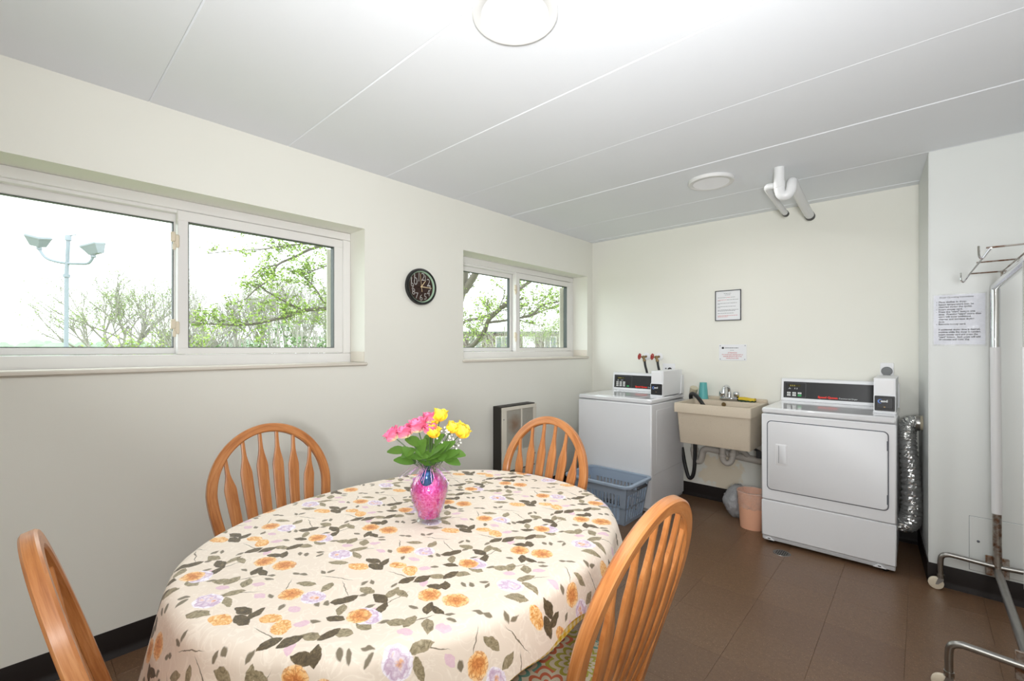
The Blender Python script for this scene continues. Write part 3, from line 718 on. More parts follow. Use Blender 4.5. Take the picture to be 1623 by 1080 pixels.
# bow-back chair with six arrow-shaped slats; local +y is the front
def make_chair():
    t = thing('dining_chair', 'chair', 'chair', group='honey oak bow-back chairs round the table', world=False)
    ZS, ZT = .452, .982
    def yb(z): return -.168 - (z - ZS) / (ZT - ZS) * .150
    nrm = Vector((0, 1, .150 / (ZT - ZS))).normalized()       # towards the sitter
    # bow
    zc, rx, rz = .735, .216, ZT - .016 - .735
    pts = [(-.172, ZS - .02), (-.178, .50), (-.196, .60), (-.2105, .68)] + [(-rx * cos(a), zc + rz * sin(a)) for a in [pi * i / 22 for i in range(23)]] + [(.2105, .68), (.196, .60), (.178, .50), (.172, ZS - .02)]
    path = spline([(x, yb(z), z) for x, z in pts], 3)
    h, w, c = .0125, .0172, .004
    sec = [(h - c, w), (-h + c, w), (-h, w - c), (-h, -w + c), (-h + c, -w), (h - c, -w), (h, -w + c), (h, w - c)]
    MB().tube(path, 1.0, sec=sec, up=nrm).build('bow', 'oak', t)
    # slats
    for i in range(6):
        k = i - 2.5; xb_, xt = k * .0465, k * .0655
        zt = zc + rz * sqrt(max(0, 1 - (xt / rx) ** 2)) - .010
        L = zt - ZS
        prof = [(0, .0150), (.15, .0160), (.35, .0180), (.56, .0198), (.70, .0208), (.735, .0208), (.755, .0196), (.79, .0158), (.83, .0112), (.87, .0080), (.92, .0068), (1.0, .0062)]
        if abs(k) > 2: prof = [(a * .97 if 0 < a < 1 else a, b) for a, b in prof]
        ax = Vector((xt - xb_, yb(zt) - yb(ZS), L)).normalized(); side = ax.cross(nrm).normalized()
        rows = []; uvs = []
        for a, hw in prof:
            z = ZS + L * a; bow = .014 * sin(pi * a); p = Vector((xb_ + (xt - xb_) * a, yb(z) , z)) - nrm * bow
            th = .0052 if a < .80 else .0058; e = min(.0025, hw * .4)
            loop = [(-hw, -th + e * .6), (-hw, th - e * .6), (-hw + e, th), (hw - e, th), (hw, th - e * .6), (hw, -th + e * .6), (hw - e, -th), (-hw + e, -th)]
            rows.append([p + side * q[0] + nrm * q[1] for q in loop]); uvs += [(z + i * .7, q[0] + i * .31) for q in loop]
        m = MB(); m.grid(rows, True, uvs); n = 8; m.f.append(tuple(range(n))); m.f.append(tuple(range((len(prof) - 1) * n, len(prof) * n)))
        m.build('slat', 'oak', t)
    # saddle seat
    rows = []; uvs = []; n = 48
    def outl(a, k):
        c_, s_ = cos(a), sin(a); hw = .222 if s_ > 0 else .205
        x = hw * math.copysign(abs(c_) ** (2 / 2.9), c_); y = .212 * math.copysign(abs(s_) ** (2 / 2.9), s_)
        return x * k, y * k
    for k, z in ((.001, .440), (.35, .440), (.62, .444), (.82, .451), (.93, .455), (.985, .452), (1.0, .444), (1.0, .432), (.96, .422), (.5, .420), (.001, .420)):
        r = []
        for j in range(n):
            x, y = outl(2 * pi * j / n, k); r.append((x, y, z - (.006 if y > .15 and z > .44 else 0))); uvs.append((y, x))
        rows.append(r)
    MB().grid(rows, True, uvs).build('seat', 'oak_seat', t)
    legs = []
    for sx in (-1, 1):
        for sy in (-1, 1):
            a = Vector((sx * .150, sy * .145 - .005, .425)); b = Vector((sx * .205, sy * .195 - (.02 if sy < 0 else 0), 0.0)); legs.append((sx, sy, a, b))
            rad = [.0155, .018, .021, .0225, .019, .016, .0215, .0225, .021, .019, .0165, .0145, .013]
            MB().tube([a + (b - a) * (i / 12) for i in range(13)], rad, 12).build('leg', 'oak', t)
    def at(sx, sy, f):
        for q in legs:
            if q[0] == sx and q[1] == sy: return q[2] + (q[3] - q[2]) * f
    rad = [.009, .011, .0145, .0165, .0145, .011, .009]
    def stretcher(p, q): MB().tube([p + (q - p) * (i / 6) for i in range(7)], rad, 10).build('stretcher', 'oak', t)
    for sx in (-1, 1): stretcher(at(sx, -1, .62), at(sx, 1, .62))
    stretcher((at(-1, -1, .62) + at(-1, 1, .62)) / 2, (at(1, -1, .62) + at(1, 1, .62)) / 2)
    stretcher(at(-1, 1, .50), at(1, 1, .50))
    return t
chair = make_chair()
spots = [(.815, .703, -90, 'honey oak bow-back chair at the table edge nearest the large window wall'),
         (1.262, 1.335, 180, 'honey oak bow-back chair at the far end of the table, before the washer'),
         (1.810, .911, 90, 'large honey oak bow-back chair in the right foreground, seen from behind'),
         (1.407, .329, 0, 'honey oak chair cut off in the lower left corner, seen edge-on')]
for i, (x, y, a, l) in enumerate(spots):
    o = chair if i == 0 else copy_tree(chair)
    o.location = (x, y, 0); o.rotation_euler = (0, 0, R(a)); o['label'] = l
# seat pad on the right foreground chair
m = MB(); rows = []; n = 44
for k, z in ((.001, .485), (.5, .484), (.8, .480), (.93, .474), (.99, .468), (1, .463), (.98, .458), (.9, .4565), (.001, .4565)):
    r = []
    for j in range(n):
        a = 2 * pi * j / n; c_, s_ = cos(a), sin(a)
        r.append((.20 * k * math.copysign(abs(c_) ** .62, c_), .205 * k * math.copysign(abs(s_) ** .62, s_), z))
    rows.append(r)
m.grid(rows, True)
o = m.build('seat_cushion', 'cushion'); o.location = (1.800, .911, 0); o.rotation_euler = (0, 0, R(90))
tag(o, 'thin seat cushion with coral, green and teal medallions on the right foreground chair', 'cushion')

# ================================================================== VASE WITH FLOWERS
VX, VY, VZ = 1.378, .869, .7585
vz = thing('glass_vase', 'clear glass vase stuffed with pink shredded film, standing on the table', 'vase', (VX, VY, VZ), world=False)
prof = [(.001, .004), (.036, .004), (.038, .0), (.0385, .004), (.032, .009), (.034, .018), (.043, .040), (.0540, .070), (.0600, .096), (.0585, .113), (.050, .128), (.038, .141), (.0318, .152), (.0318, .164), (.0350, .174), (.041, .181)]
inner = [(r - .0022, z) for r, z in prof[:3:-1]] + [(.030, .012), (.001, .0115)]
MB().lathe(prof + inner, 48, cap0=False, cap1=False).build('glass', 'vase_glass', vz)
MB().lathe([(.001, .0125), (.028, .013)] + [(max(.001, r - .0035), z) for r, z in prof[5:12]] + [(.028, .146), (.001, .150)], 40, cap0=False, cap1=False).build('shredded_film', 'shred', vz)
rnd = random.Random(3); m = MB()
def ribbon(m, pts, w, up=Vector((0, 0, 1))):
    rows = []
    for i, p in enumerate(pts):
        d = (pts[min(i + 1, len(pts) - 1)] - pts[max(i - 1, 0)]).normalized(); s_ = d.cross(Vector((rnd.uniform(-1, 1) * .2, rnd.uniform(-1, 1) * .2, 1))); s_ = s_.normalized() if s_.length > 1e-4 else Vector((1, 0, 0))
        rows.append([p - s_ * w / 2, p + s_ * w / 2])
    m.grid(rows)
for i in range(170):      # curls pressed against the inside of the glass
    z = rnd.uniform(.018, .135); a = rnd.uniform(0, 2 * pi)
    rad = 0
    for (r0, z0), (r1, z1) in zip(prof[5:13], prof[6:14]):
        if z0 <= z <= z1: rad = r0 + (r1 - r0) * (z - z0) / (z1 - z0)
    rad = max(.02, rad - .0035); da = rnd.uniform(-.5, .5); dz = rnd.uniform(-.015, .015)
    ribbon(m, [Vector((rad * cos(a + da * k / 4), rad * sin(a + da * k / 4), z + dz * sin(k))) for k in range(5)], .0022)
stuff(m.build('film_curls', 'strip', vz, smooth=0))
m = MB()
for i in range(46):       # wisps spilling over the neck
    a = rnd.uniform(0, 2 * pi) if i % 3 else rnd.uniform(2.9, 4.3); L = rnd.uniform(.03, .085); p = Vector((.02 * cos(a), .02 * sin(a), .168)); d = Vector((cos(a) * .7, sin(a) * .7, rnd.uniform(.3, 1.1))).normalized()
    pts = [p]
    for k in range(7): d = (d + Vector((cos(a) * .18, sin(a) * .18, -.42))).normalized(); d.z = max(d.z, -.55); pts.append(pts[-1] + d * L / 6)
    ribbon(m, pts, .0016)
stuff(m.build('film_wisps', 'strip', vz, smooth=0))
o = MB().ball((0, 0, 0), .0205, 20, 12, (1, 1, 1.28)).build('foil_egg', 'egg_blue'); o.location = (1.402, .842, .900)
tag(o, 'shiny blue foil egg sitting in the neck of the vase', 'egg')

RV = Vector((cos(YAW), sin(YAW), 0)); FV = Vector((-sin(YAW), cos(YAW), 0))   # room directions: along / away from the viewer's side of the bouquet
def petal_patch(m, base, axis, ang, w, h, curl, open_):
    """one cupped petal: grows from base along axis"""
    z = axis.normalized(); x = z.orthogonal().normalized(); y = z.cross(x); out_ = x * cos(ang) + y * sin(ang); side = z.cross(out_)
    rows = []; uvs = []; nu, nv = 5, 6
    for j in range(nv + 1):
        v = j / nv; ww = w * (sin(pi * min(1, v * .80 + .12))) ** .7; rad = h * (.10 + open_ * v * v + .30 * sin(pi * v * .9)); r = []
        for i in range(nu + 1):
            u = i / nu * 2 - 1
            wrap = u * ww; p = base + z * (h * v * (1 - .10 * abs(u) ** 3)) + out_ * (.07 * h * v * v * sin(4.2 * u + 5 * ang)) + out_ * (rad - abs(u) ** 2 * ww * .55 + curl * max(0, v - .75) * h) + side * wrap
            r.append(p); uvs.append((u, v))
        rows.append(r)
    m.grid(rows, False, uvs)
def leaf_mesh(m, p, d, L, W, up):
    d = d.normalized(); s_ = d.cross(up).normalized(); n_ = s_.cross(d); rows = []; uvs = []
    for i in range(7):
        a = i / 6; w = W * sin(pi * (a * .92 + .04)) ** .8; c = p + d * L * a - n_ * (L * .28 * a * a)
        rows.append([c - s_ * w + n_ * w * .25, c, c + s_ * w + n_ * w * .25]); uvs += [(a, 0), (a, .5), (a, 1)]
    m.grid(rows, False, uvs)
def flower(du, dz, dd, kind, label, size, tilt, leaves):
    """du: sideways, dz: height of the bloom above the table cloth, dd: away from the camera side"""
    neck = Vector((VX, VY, VZ + .150)) + RV * du * .13 + FV * dd * .1
    head = Vector((VX, VY, VZ + dz)) + RV * du + FV * dd
    t = thing('rose_stem', label, 'flower', tuple(neck), group='artificial roses in the vase')
    mid = neck.lerp(head, .5) + Vector((0, 0, .012)); path = spline([neck - Vector((0, 0, .05)) - RV * du * .03, neck, mid, head], 5)
    MB().tube(path, .0017, 6).build('stem', 'stem_green', t)
    axis = ((head - mid).normalized() + RV * tilt * .5 + Vector((0, 0, .5))).normalized()
    m = MB(); rr = random.Random(hash_(label))
    for ring, (n, op, hh) in enumerate(((3, .02, 1.0), (4, .18, .98), (5, .50 if kind == 'pink' else .36, .9)) + (((4, .78, .72),) if kind == 'pink' else ())):
        for k in range(n): petal_patch(m, head + axis * .001 * ring, axis, 2 * pi * k / n + ring * .7 + rr.uniform(-.2, .2), size * (.50 + .12 * ring), size * 1.25 * hh * rr.uniform(.92, 1.06), .25 * ring, op)
    b = m.build('bloom', 'petal_' + kind, t, smooth=80)
    m = MB()
    for k in range(5): a = 2 * pi * k / 5; x = axis.orthogonal().normalized(); y = axis.cross(x); leaf_mesh(m, head - axis * .002, axis * .8 + (x * cos(a) + y * sin(a)) * .6, size * .75, .0032, axis)
    m.build('sepals', 'stem_green', t, smooth=80)
    extra = [(du * .45 + rr.uniform(-.02, .02), .195 + rr.uniform(-.01, .03), rr.uniform(-.035, .03), .048, .017, (0.3 if du > 0 else 2.8) + rr.uniform(-.6, .6)) for _ in range(2)]
    for (lu, lz, ld, L, W, ang) in list(leaves) + extra:
        m = MB(); p = Vector((VX, VY, VZ + lz)) + RV * lu + FV * ld
        d = RV * cos(ang) + Vector((0, 0, 1)) * sin(ang) + FV * (-.35 if ld < 0 else .2)
        leaf_mesh(m, p - d.normalized() * L * .45, d, L, W, Vector((0, 0, 1)) * .8 - FV * .6); m.build('leaf', 'leaf_silk', t, smooth=80)
        MB().tube([Vector((VX, VY, VZ + .16)) + RV * lu * .3, p - d.normalized() * L * .4], .0010, 5).build('leaf_stalk', 'stem_green', t)
def hash_(s): return sum((i + 1) * ord(c) for i, c in enumerate(s)) % 9973
PXM = .00198
def q(x, y): return ((x / 4.91 + 580 - 681) * PXM, .1585 - (y / 4.91 + 630 - 746) * PXM)
def lf(x, y, L, W, ang, dd=-.02):
    u, z = q(x, y); return (u, z, dd, L * 1.15, W * 1.25, ang)
pinks = [(250, 320, -.01, 'pink artificial rose leaning out furthest left of the bouquet', .030, -.7, [lf(270, 405, .050, .014, 2.9), lf(325, 485, .052, .014, 2.7)]),
         (345, 300, -.02, 'pink artificial rose second from the left in the bouquet', .031, -.2, [lf(350, 430, .040, .013, 2.0), lf(395, 340, .044, .016, 2.5)]),
         (425, 265, -.015, 'tallest full pink artificial rose in the middle of the bouquet', .034, 0, [lf(440, 390, .046, .018, 1.3), lf(420, 450, .050, .013, .3)]),
         (487, 215, .03, 'small pink artificial rose at the back, beside the top yellow bud', .028, .1, [lf(480, 340, .040, .013, 1.2, .02)]),
         (510, 285, -.02, 'pink artificial rose half hidden behind the low yellow bud', .026, .5, [lf(510, 450, .050, .014, .5)])]
yellows = [(575, 185, .0, 'topmost yellow artificial rosebud, standing above the rest', .031, .1, [lf(570, 330, .040, .012, 1.1)]),
           (525, 225, .03, 'yellow artificial rosebud tucked behind the pink roses', .028, .0, []),
           (530, 300, -.025, 'low yellow artificial rosebud in front of the bouquet', .028, .6, [lf(600, 390, .046, .015, 1.0), lf(555, 400, .044, .013, .8)]),
           (660, 275, .0, 'yellow artificial rosebud second from the right of the bouquet', .028, .2, [lf(650, 440, .052, .015, .6), lf(640, 380, .045, .013, .9)]),
           (725, 300, -.01, 'yellow artificial rose leaning out furthest right of the bouquet', .034, .5, [lf(700, 430, .050, .015, .2), lf(670, 480, .048, .014, -.1)])]
for x, y, dd, l, s_, tl, lv in pinks: u, z = q(x, y); flower(u, z - .002, dd, 'pink', l, s_, tl, lv)
for x, y, dd, l, s_, tl, lv in yellows: u, z = q(x, y); flower(u, z - .002, dd, 'yellow', l, s_, tl, lv)
t = thing('gypsophila_spray', 'spray of tiny white filler blossoms on the right of the bouquet', 'flower', (VX, VY, VZ + .15))
ms, mbud = MB(), MB(); rnd = random.Random(5)
for cx, cy, n in ((655, 275, 9), (700, 350, 12), (605, 290, 9), (500, 235, 6), (690, 390, 6), (610, 340, 6)):
    u, z = q(cx, cy); c = Vector((VX, VY, VZ + z)) + RV * u
    ms.tube([Vector((VX, VY, VZ + .15)) + RV * u * .2, c.lerp(Vector((VX, VY, VZ + .17)), .4) + Vector((0, 0, .005)), c], .0008, 5)
    for k in range(n):
        p = c + RV * rnd.uniform(-.016, .016) + FV * rnd.uniform(-.02, .02) + Vector((0, 0, rnd.uniform(-.016, .016)))
        ms.tube([c - Vector((0, 0, .012)), p], .0005, 4); mbud.ball(p, .0034, 6, 4)
ms.build('stalks', 'stem_green', t); stuff(mbud.build('blossoms', 'white_bud', t))

# ================================================================== LAUNDRY MACHINES
def face_y(x, y, z): return basis((x, y, z), (1, 0, 0), (0, 0, 1))       # lettering on a face that looks towards -y
def appliance(kind, x0, x1, yf, yb, zt, label):
    t = thing('clothes_' + kind, label, kind if kind == 'dryer' else 'washing machine', (x0, yf, 0))
    zs = zt - .040                                  # seam under the lid
    MB().box(x0 + .004, x1 - .004, yf + .016, yb, .022, zs - .002, .006).build('cabinet', 'enamel_side', t)
    top = MB().box(x0, x1, yf, yb, zs + .002, zt, .010).build('top', 'enamel_top', t)
    if kind == 'dryer':
        fp = MB().box(x0, x1, yf, yf + .03, .2895, zs - .001, .006).build('front_panel', 'enamel', t)
        MB().box(x0, x1, yf, yf + .03, .046, .2865, .006).build('lower_panel', 'enamel', t)
        MB().box(x0 + .004, x1 - .004, yf + .006, yf + .03, .020, .046, .004).build('plinth', 'grey_plinth', t)
        for cx in (x0 + .045, x1 - .075):
            MB().prism([(cx - .030, .022), (cx + .030, .022), (cx + .006, .042), (cx - .006, .042)], 1, yf + .01, yf - .001, .001).build('toe_clip', 'enamel', t)
            MB().box(cx - .007, cx + .007, yf - .0022, yf - .0005, .029, .034).build('clip_mark', 'print_black', t)
        # door: dark reveal, then the door leaf standing proud
        dx0, dx1, dz0, dz1 = x0 + .038, x1 - .038, .363, .812
        MB().prism(rrect(dx0 - .0055, dx1 + .0055, dz0 - .0055, dz1 + .0055, .027), 1, yf + .002, yf - .0012).build('door_gap', 'seam_dark', fp)
        dr = MB().prism(rrect(dx0, dx1, dz0, dz1, .023), 1, yf + .004, yf - .006, .003).build('door', 'enamel', t)
        hx0, hx1, hz0, hz1 = x0 + .084, x0 + .150, .530, .668
        h = MB(); h.prism(rrect(hx0, hx1, hz0, hz1, .006, 3), 1, yf, yf - .0085, .002)
        h.build('handle_plate', 'white_plastic', dr)
        MB().prism(rrect(hx0 + .020, hx1 - .004, hz0 + .010, hz1 - .006, .005, 3), 1, yf - .004, yf - .0100, .0015).build('handle_pull', 'enamel_side', dr)
        MB().box(hx0 + .018, hx0 + .0235, yf - .0098, yf - .004, hz0 + .014, hz1 - .010).build('handle_slot', 'seam_dark', dr)
        for hz in (.735, .425):
            MB().box(dx1 - .004, dx1 + .004, yf - .0068, yf, hz - .028, hz + .028, .001).build('hinge', 'seam_dark', dr)
    else:
        fp = MB().box(x0, x1, yf, yf + .03, .030, zs - .001, .008).build('front_panel', 'enamel', t)
        MB().box(x1 - .0055, x1 - .003, yf + .10, yb - .12, .30, .80, .0008).build('side_panel', 'enamel_side', t)
        MB().box(x1 - .0045, x1 - .002, yf + .03, yb - .02, .295, .2965).build('side_crease', 'grey_plinth', t)
        MB().box(x0 + .01, x1 - .01, yf + .02, yb - .02, .006, .03).build('base', 'grey_plinth', t)
        for yy in (yf + .03, yb - .03): MB().lathe([(.016, 0), (.018, .006), (.008, .008), (.008, .03)], 14, (x1 - .03, yy, 0)).build('foot', 'rubber', t)
        MB().box(x0 + .16, x1 - .13, yf + .055, yb - .14, zt - .002, zt + .0016, .0008).build('lid', 'enamel_top', t)
    for yy in ((yf + .04,) if kind == 'washer' else (yf + .05, yb - .05)):
        for xx in (x0 + .05, x1 - .05): MB().lathe([(.016, 0), (.018, .006), (.008, .008), (.008, .03)], 14, (xx, yy, 0)).build('foot', 'rubber', t)
    # console along the back of the top, face leaning back
    cyf = yb - .066; cz0, cz1 = zt + .001, zt + .168
    def fy(z): return cyf + (z - cz0) * .10
    con = MB().prism([(cyf - .004, cz0), (yb, cz0), (yb, cz1 - .004), (fy(cz1) + .012, cz1), (fy(cz1), cz1 - .006), (cyf, cz0 + .016)], 0, x0 + .003, x1 - .003, .004).build('console', 'enamel', t)
    def onface(xa, xb_, za, zb, out_, name, mat, par):
        m = MB(); th = .0012
        vs = []
        for X in (xa, xb_):
            for Z in (za, zb): vs += [(X, fy(Z) - out_, Z), (X, fy(Z) - out_ + th, Z)]
        m.add(vs, [(0, 2, 6, 4), (1, 3, 7, 5), (0, 1, 3, 2), (4, 5, 7, 6), (0, 1, 5, 4), (2, 3, 7, 6)]); return m.build(name, mat, par, smooth=0)
    pz0, pz1 = zt + .022, zt + .143
    onface(x0 + .018, x1 - .012, pz0, pz1, .0016, 'console_panel', 'panel_black', con)
    bx0, bx1, bz0, bz1 = x0 + .026, x0 + (.162 if kind == 'dryer' else .205), pz0 + .009, pz1 - .008
    for a in ((bx0, bx1, bz1 - .0012, bz1), (bx0, bx1, bz0, bz0 + .0012), (bx0, bx0 + .0012, bz0, bz1), (bx1 - .0012, bx1, bz0, bz1)):
        onface(*a, .0022, 'keypad_outline', 'print_grey', con)
    onface(x0 + .050, x0 + .128, bz1 - .028, bz1 - .014, .0023, 'display', 'display', con)
    for k in range(3): onface(x0 + .062 + k * .012, x0 + .068 + k * .012, bz1 - .026, bz1 - .016, .0032, 'display_digit', 'display_lit', con)
    for xx, w in ((.050, .016), (.088, .008), (.103, .006)):
        onface(x0 + xx, x0 + xx + w, bz1 - .046, bz1 - .044, .0023, 'indicator_mark', 'print_white', con); onface(x0 + xx + w / 2 - .0012, x0 + xx + w / 2 + .0012, bz1 - .044, bz1 - .036, .0023, 'indicator_mark', 'print_white', con)
    rows = 2 if kind == 'dryer' else 3
    for r in range(rows):
        for c in range(3):
            green = kind == 'dryer' and r == 1 and c == 2
            bx = x0 + .053 + c * .035; bz = bz0 + .030 - r * .0165 + (.0165 if rows == 3 else 0) - (.002 if kind == 'dryer' else .004)
            onface(bx - .0115, bx + .0115, bz - .006, bz + .006, .0032, 'button', 'button_green' if green else 'button_white', con)
            onface(bx - .006, bx + .006, bz - .001, bz + .001, .0042, 'button_mark', 'print_grey', con)
    if kind == 'washer': onface(x0 + .153, x0 + .176, bz0 + .003, bz0 + .015, .0032, 'button', 'button_green', con)
    zt_ = pz0 + .011; lx = x0 + (.237 if kind == 'dryer' else .242)
    Mx = basis((lx, fy(zt_) - .0028, zt_), (1, 0, 0), (0, .10, 1))
    text('Speed Queen', .0195, Mx, 'print_red', con, bold=.0012, sx=1.10)
    Mx = basis((lx + .124, fy(zt_) - .0028, zt_), (1, 0, 0), (0, .10, 1))
    text('Commercial ' + ('Dryer' if kind == 'dryer' else 'Washer'), .0150, Mx, 'print_white', con, sx=.92)
    # card reader housing
    kx0, kx1, ky0, ky1, kz0, kz1 = x1 - .112, x1 - .008, yf + (.170 if kind == 'dryer' else .225), yb - .03, zt + .006, zt + .212
    kr = MB().prism([(ky0, kz0), (ky1, kz0), (ky1, kz1), (ky0 + .018, kz1), (ky0 + .012, kz0 + .105), (ky0, kz0 + .098)], 0, kx0, kx1, .003).build('card_reader', 'enamel', t)
    MB().box(kx0 - .003, kx1 + .003, ky0 - .004, ky0 + .03, kz0 - .006, kz0 + .005, .002).build('mounting_lip', 'enamel_side', kr)
    MB().prism(rrect(kx0 + .010, kx1 - .010, kz0 + .114, kz1 - .010, .004, 2), 1, ky0 + .020, ky0 + .0105).build('recess_plate', 'white_plastic', kr)
    MB().prism(rrect(kx0 + .005, kx1 - .004, kz0 + .010, kz0 + .100, .004, 2), 1, ky0 + .004, ky0 - .006, .002).build('reader_bezel', 'black_plastic', kr)
    MB().prism(rrect(kx0 + .013, kx1 - .012, kz0 + .026, kz0 + .092, .003, 2), 1, ky0 - .004, ky0 - .009, .002).build('reader_plate', 'panel_black', kr)
    MB().box(kx0 + .024, kx1 - .026, ky0 - .0102, ky0 - .006, kz0 + .043, kz0 + .0465).build('card_slot', 'black_plastic', kr)
    mx = (kx0 + kx1) / 2
    m = MB(); cz = kz0 + .068                      # crescent mark
    outer = [(mx - .020 + .0125 * cos(R(a)), cz + .0125 * sin(R(a))) for a in range(50, 311, 20)]; inn = [(mx - .0165 + .0095 * cos(R(a)), cz + .0095 * sin(R(a))) for a in range(300, 59, -20)]
    n0 = len(outer); vs = [(p[0], ky0 - .0096, p[1]) for p in outer + inn]
    fs = [(i, i + 1, len(vs) - 2 - i, len(vs) - 1 - i) for i in range(n0 - 2)]
    m.add(vs, fs); m.build('crescent_mark', 'print_blue', kr, smooth=0)
    text('esd', .0195, face_y(mx - .018, ky0 - .0098, cz - .0045), 'print_white', kr, bold=.0008, sx=1.25)
    MB().box(mx - .004, mx + .004, ky0 - .0096, ky0 - .008, kz0 + .031, kz0 + .037).build('card_icon', 'brass', kr)
    return t
wa = appliance('washer', .285, .964, 3.325, 3.985, .895, 'white top-loading washing machine in the back left corner behind the laundry basket')
dr = appliance('dryer', 1.726, 2.416, 3.366, 3.992, .901, 'white front-loading dryer standing to the right of the sink')
# washer drain hose: from the back of the machine, down, up beside the tub and over its rim
MB().tube(spline([(.955, 3.955, .42), (.985, 3.955, .26), (1.02, 3.95, .165), (1.058, 3.945, .20), (1.072, 3.945, .34), (1.068, 3.945, .60), (1.046, 3.942, .80), (1.048, 3.915, .885), (1.078, 3.865, .910), (1.125, 3.81, .905), (1.180, 3.755, .875), (1.222, 3.722, .835)], 7), .0155, 12).build('drain_hose', 'rubber', wa)

# ------------------------------------------------------------------ laundry tub
sk = thing('utility_sink', 'speckled beige laundry tub hung on the back wall between washer and dryer', 'sink', (1.35, 3.75, .55))
def loop(x0, x1, y0, y1, z, r): return [(x, y, z) for x, y in rrect(x0, x1, y0, y1, r, 4)]
rows = [loop(1.105, 1.612, 3.535, 3.965, .552, .012), loop(1.104, 1.613, 3.532, 3.968, .560, .014), loop(1.088, 1.618, 3.516, 4.0, .792, .014), loop(1.070, 1.627, 3.500, 4.003, .794, .010), loop(1.070, 1.627, 3.500, 4.003, .860, .010),
        loop(1.073, 1.624, 3.503, 4.003, .866, .010), loop(1.090, 1.607, 3.520, 3.885, .866, .018), loop(1.094, 1.603, 3.524, 3.881, .858, .018), loop(1.122, 1.586, 3.56, 3.862, .575, .03), loop(1.3, 1.4, 3.68, 3.75, .566, .03)]
m = MB(); m.grid(rows, True); n = len(rows[0]); m.f.append(tuple(range(n))); m.f.append(tuple(range((len(rows) - 1) * n, len(rows) * n)))
tub = m.build('tub', 'tub', sk, smooth=40)
MB().box(1.074, 1.623, 3.975, 4.003, .862, .890, .006).build('back_ledge', 'tub', sk)
MB().lathe([(.012, 0), (.017, .002), (.0175, .006)], 16, (1.330, 3.878, .838), Matrix.Rotation(R(90), 4, 'X')).build('overflow_ring', 'brass', sk)
fa = MB().box(1.283, 1.423, 3.915, 3.962, .866, .892, .008).build('faucet_base', 'chrome', sk)
for fx in (1.298, 1.408):
    MB().lathe([(.014, .892), (.016, .897), (.022, .905), (.0235, .925), (.021, .938), (.012, .942), (.001, .943)], 10, (fx, 3.938, 0)).build('faucet_handle', 'chrome', fa)
MB().tube(spline([(1.352, 3.942, .885), (1.352, 3.944, .935), (1.350, 3.932, .972), (1.345, 3.895, .986), (1.340, 3.858, .975), (1.338, 3.845, .945)], 6), [.015] * 6 + [.0125] * 20 + [.011] * 5, 14).build('faucet_spout', 'chrome', fa)
MB().tube([(1.338, 3.844, .950), (1.337, 3.842, .932)], .0135, 14).build('aerator', 'chrome', fa)

cup = thing('plastic_cup', 'teal plastic cup turned upside down on the back left of the tub rim', 'cup', (1.145, 3.938, .866), world=False)
MB().lathe([(.0385, .0), (.040, .004), (.0385, .007), (.0285, .134), (.027, .138), (.001, .139)], 32, cap0=False).build('body', 'teal', cup)
MB().lathe([(.040, .000), (.0415, .003), (.040, .007)], 32, cap0=False, cap1=False).build('lip', 'teal', cup)
sp = thing('scrub_sponge', 'yellow and green scrub sponge lying at the back right of the tub rim', 'sponge', (1.487, 3.942, .866), world=False)
rows = []
for i in range(13):
    u = i / 12; x = -.058 + .116 * u; dz = .004 * sin(u * 5) + .004 * (2 * u - 1) ** 2
    rows.append([(x, -.030, .010 + dz), (x, .030, .010 + dz), (x, .031, .024 + dz), (x, .02, .030 + dz), (x, -.02, .030 + dz), (x, -.031, .024 + dz)])
m = MB(); m.grid(rows, True); m.f.append(tuple(range(6))); m.f.append(tuple(range(72, 78))); m.build('foam', 'sponge', sp, smooth=50)
rows = [[(x, y * .032, z + .003 * sin(k * 1.9)) for (y, z) in ((-1, .001), (1, .001), (1, .011), (-1, .011))] for k, x in enumerate([-.058 + .116 * i / 12 for i in range(13)])]
rows = [[(p[0], p[1], max(.0005, p[2])) for p in r] for r in rows]
m = MB(); m.grid(rows, True); m.f.append((0, 1, 2, 3)); m.f.append((48, 49, 50, 51)); m.build('scouring_layer', 'scour', sp, smooth=0)

# waste plumbing below the tub
pp = thing('drain_pipework', 'grey plastic waste pipes with traps running along the wall below the tub', 'pipe', (1.33, 3.9, .40))
def pipe(pts, r, name, mat='pvc', par=pp, k=7): return MB().tube(spline(pts, k), r, 16).build(name, mat, par)
pipe([(1.062, 3.968, .90), (1.060, 3.968, .60), (1.060, 3.968, .44), (1.060, 3.968, .37), (1.075, 3.966, .325), (1.110, 3.964, .325), (1.127, 3.962, .37), (1.135, 3.962, .41), (1.165, 3.96, .435), (1.21, 3.958, .437), (1.31, 3.955, .432)], .027, 'standpipe')
pipe([(1.30, 3.955, .433), (1.36, 3.952, .420), (1.45, 3.95, .412), (1.60, 3.945, .404), (1.715, 3.943, .40)], .029, 'branch_pipe')
pipe([(1.335, 3.83, .556), (1.335, 3.83, .50), (1.335, 3.832, .42), (1.345, 3.836, .385), (1.368, 3.845, .370), (1.391, 3.855, .385), (1.400, 3.86, .42), (1.400, 3.87, .455), (1.404, 3.90, .475), (1.41, 3.945, .43)], .023, 'trap')
pipe([(1.41, 3.80, .556), (1.42, 3.84, .52), (1.47, 3.90, .47), (1.49, 3.945, .43)], .020, 'waste_arm')
for c, r, h, par_ in (((1.335, 3.83, .525), .031, .018, 0), ((1.400, 3.865, .445), .029, .016, 0), ((1.060, 3.968, .41), .033, .02, 0), ((1.335, 3.831, .43), .028, .012, 0)):
    MB().lathe([(r * .9, -h), (r, -h * .7), (r, h * .7), (r * .9, h)], 14, c).build('slip_nut', 'pvc', pp)
MB().tube([(1.052, 3.955, .905), (1.070, 3.935, .955)], [.030, .033], 16).build('pipe_elbow', 'pvc_tan', pp)
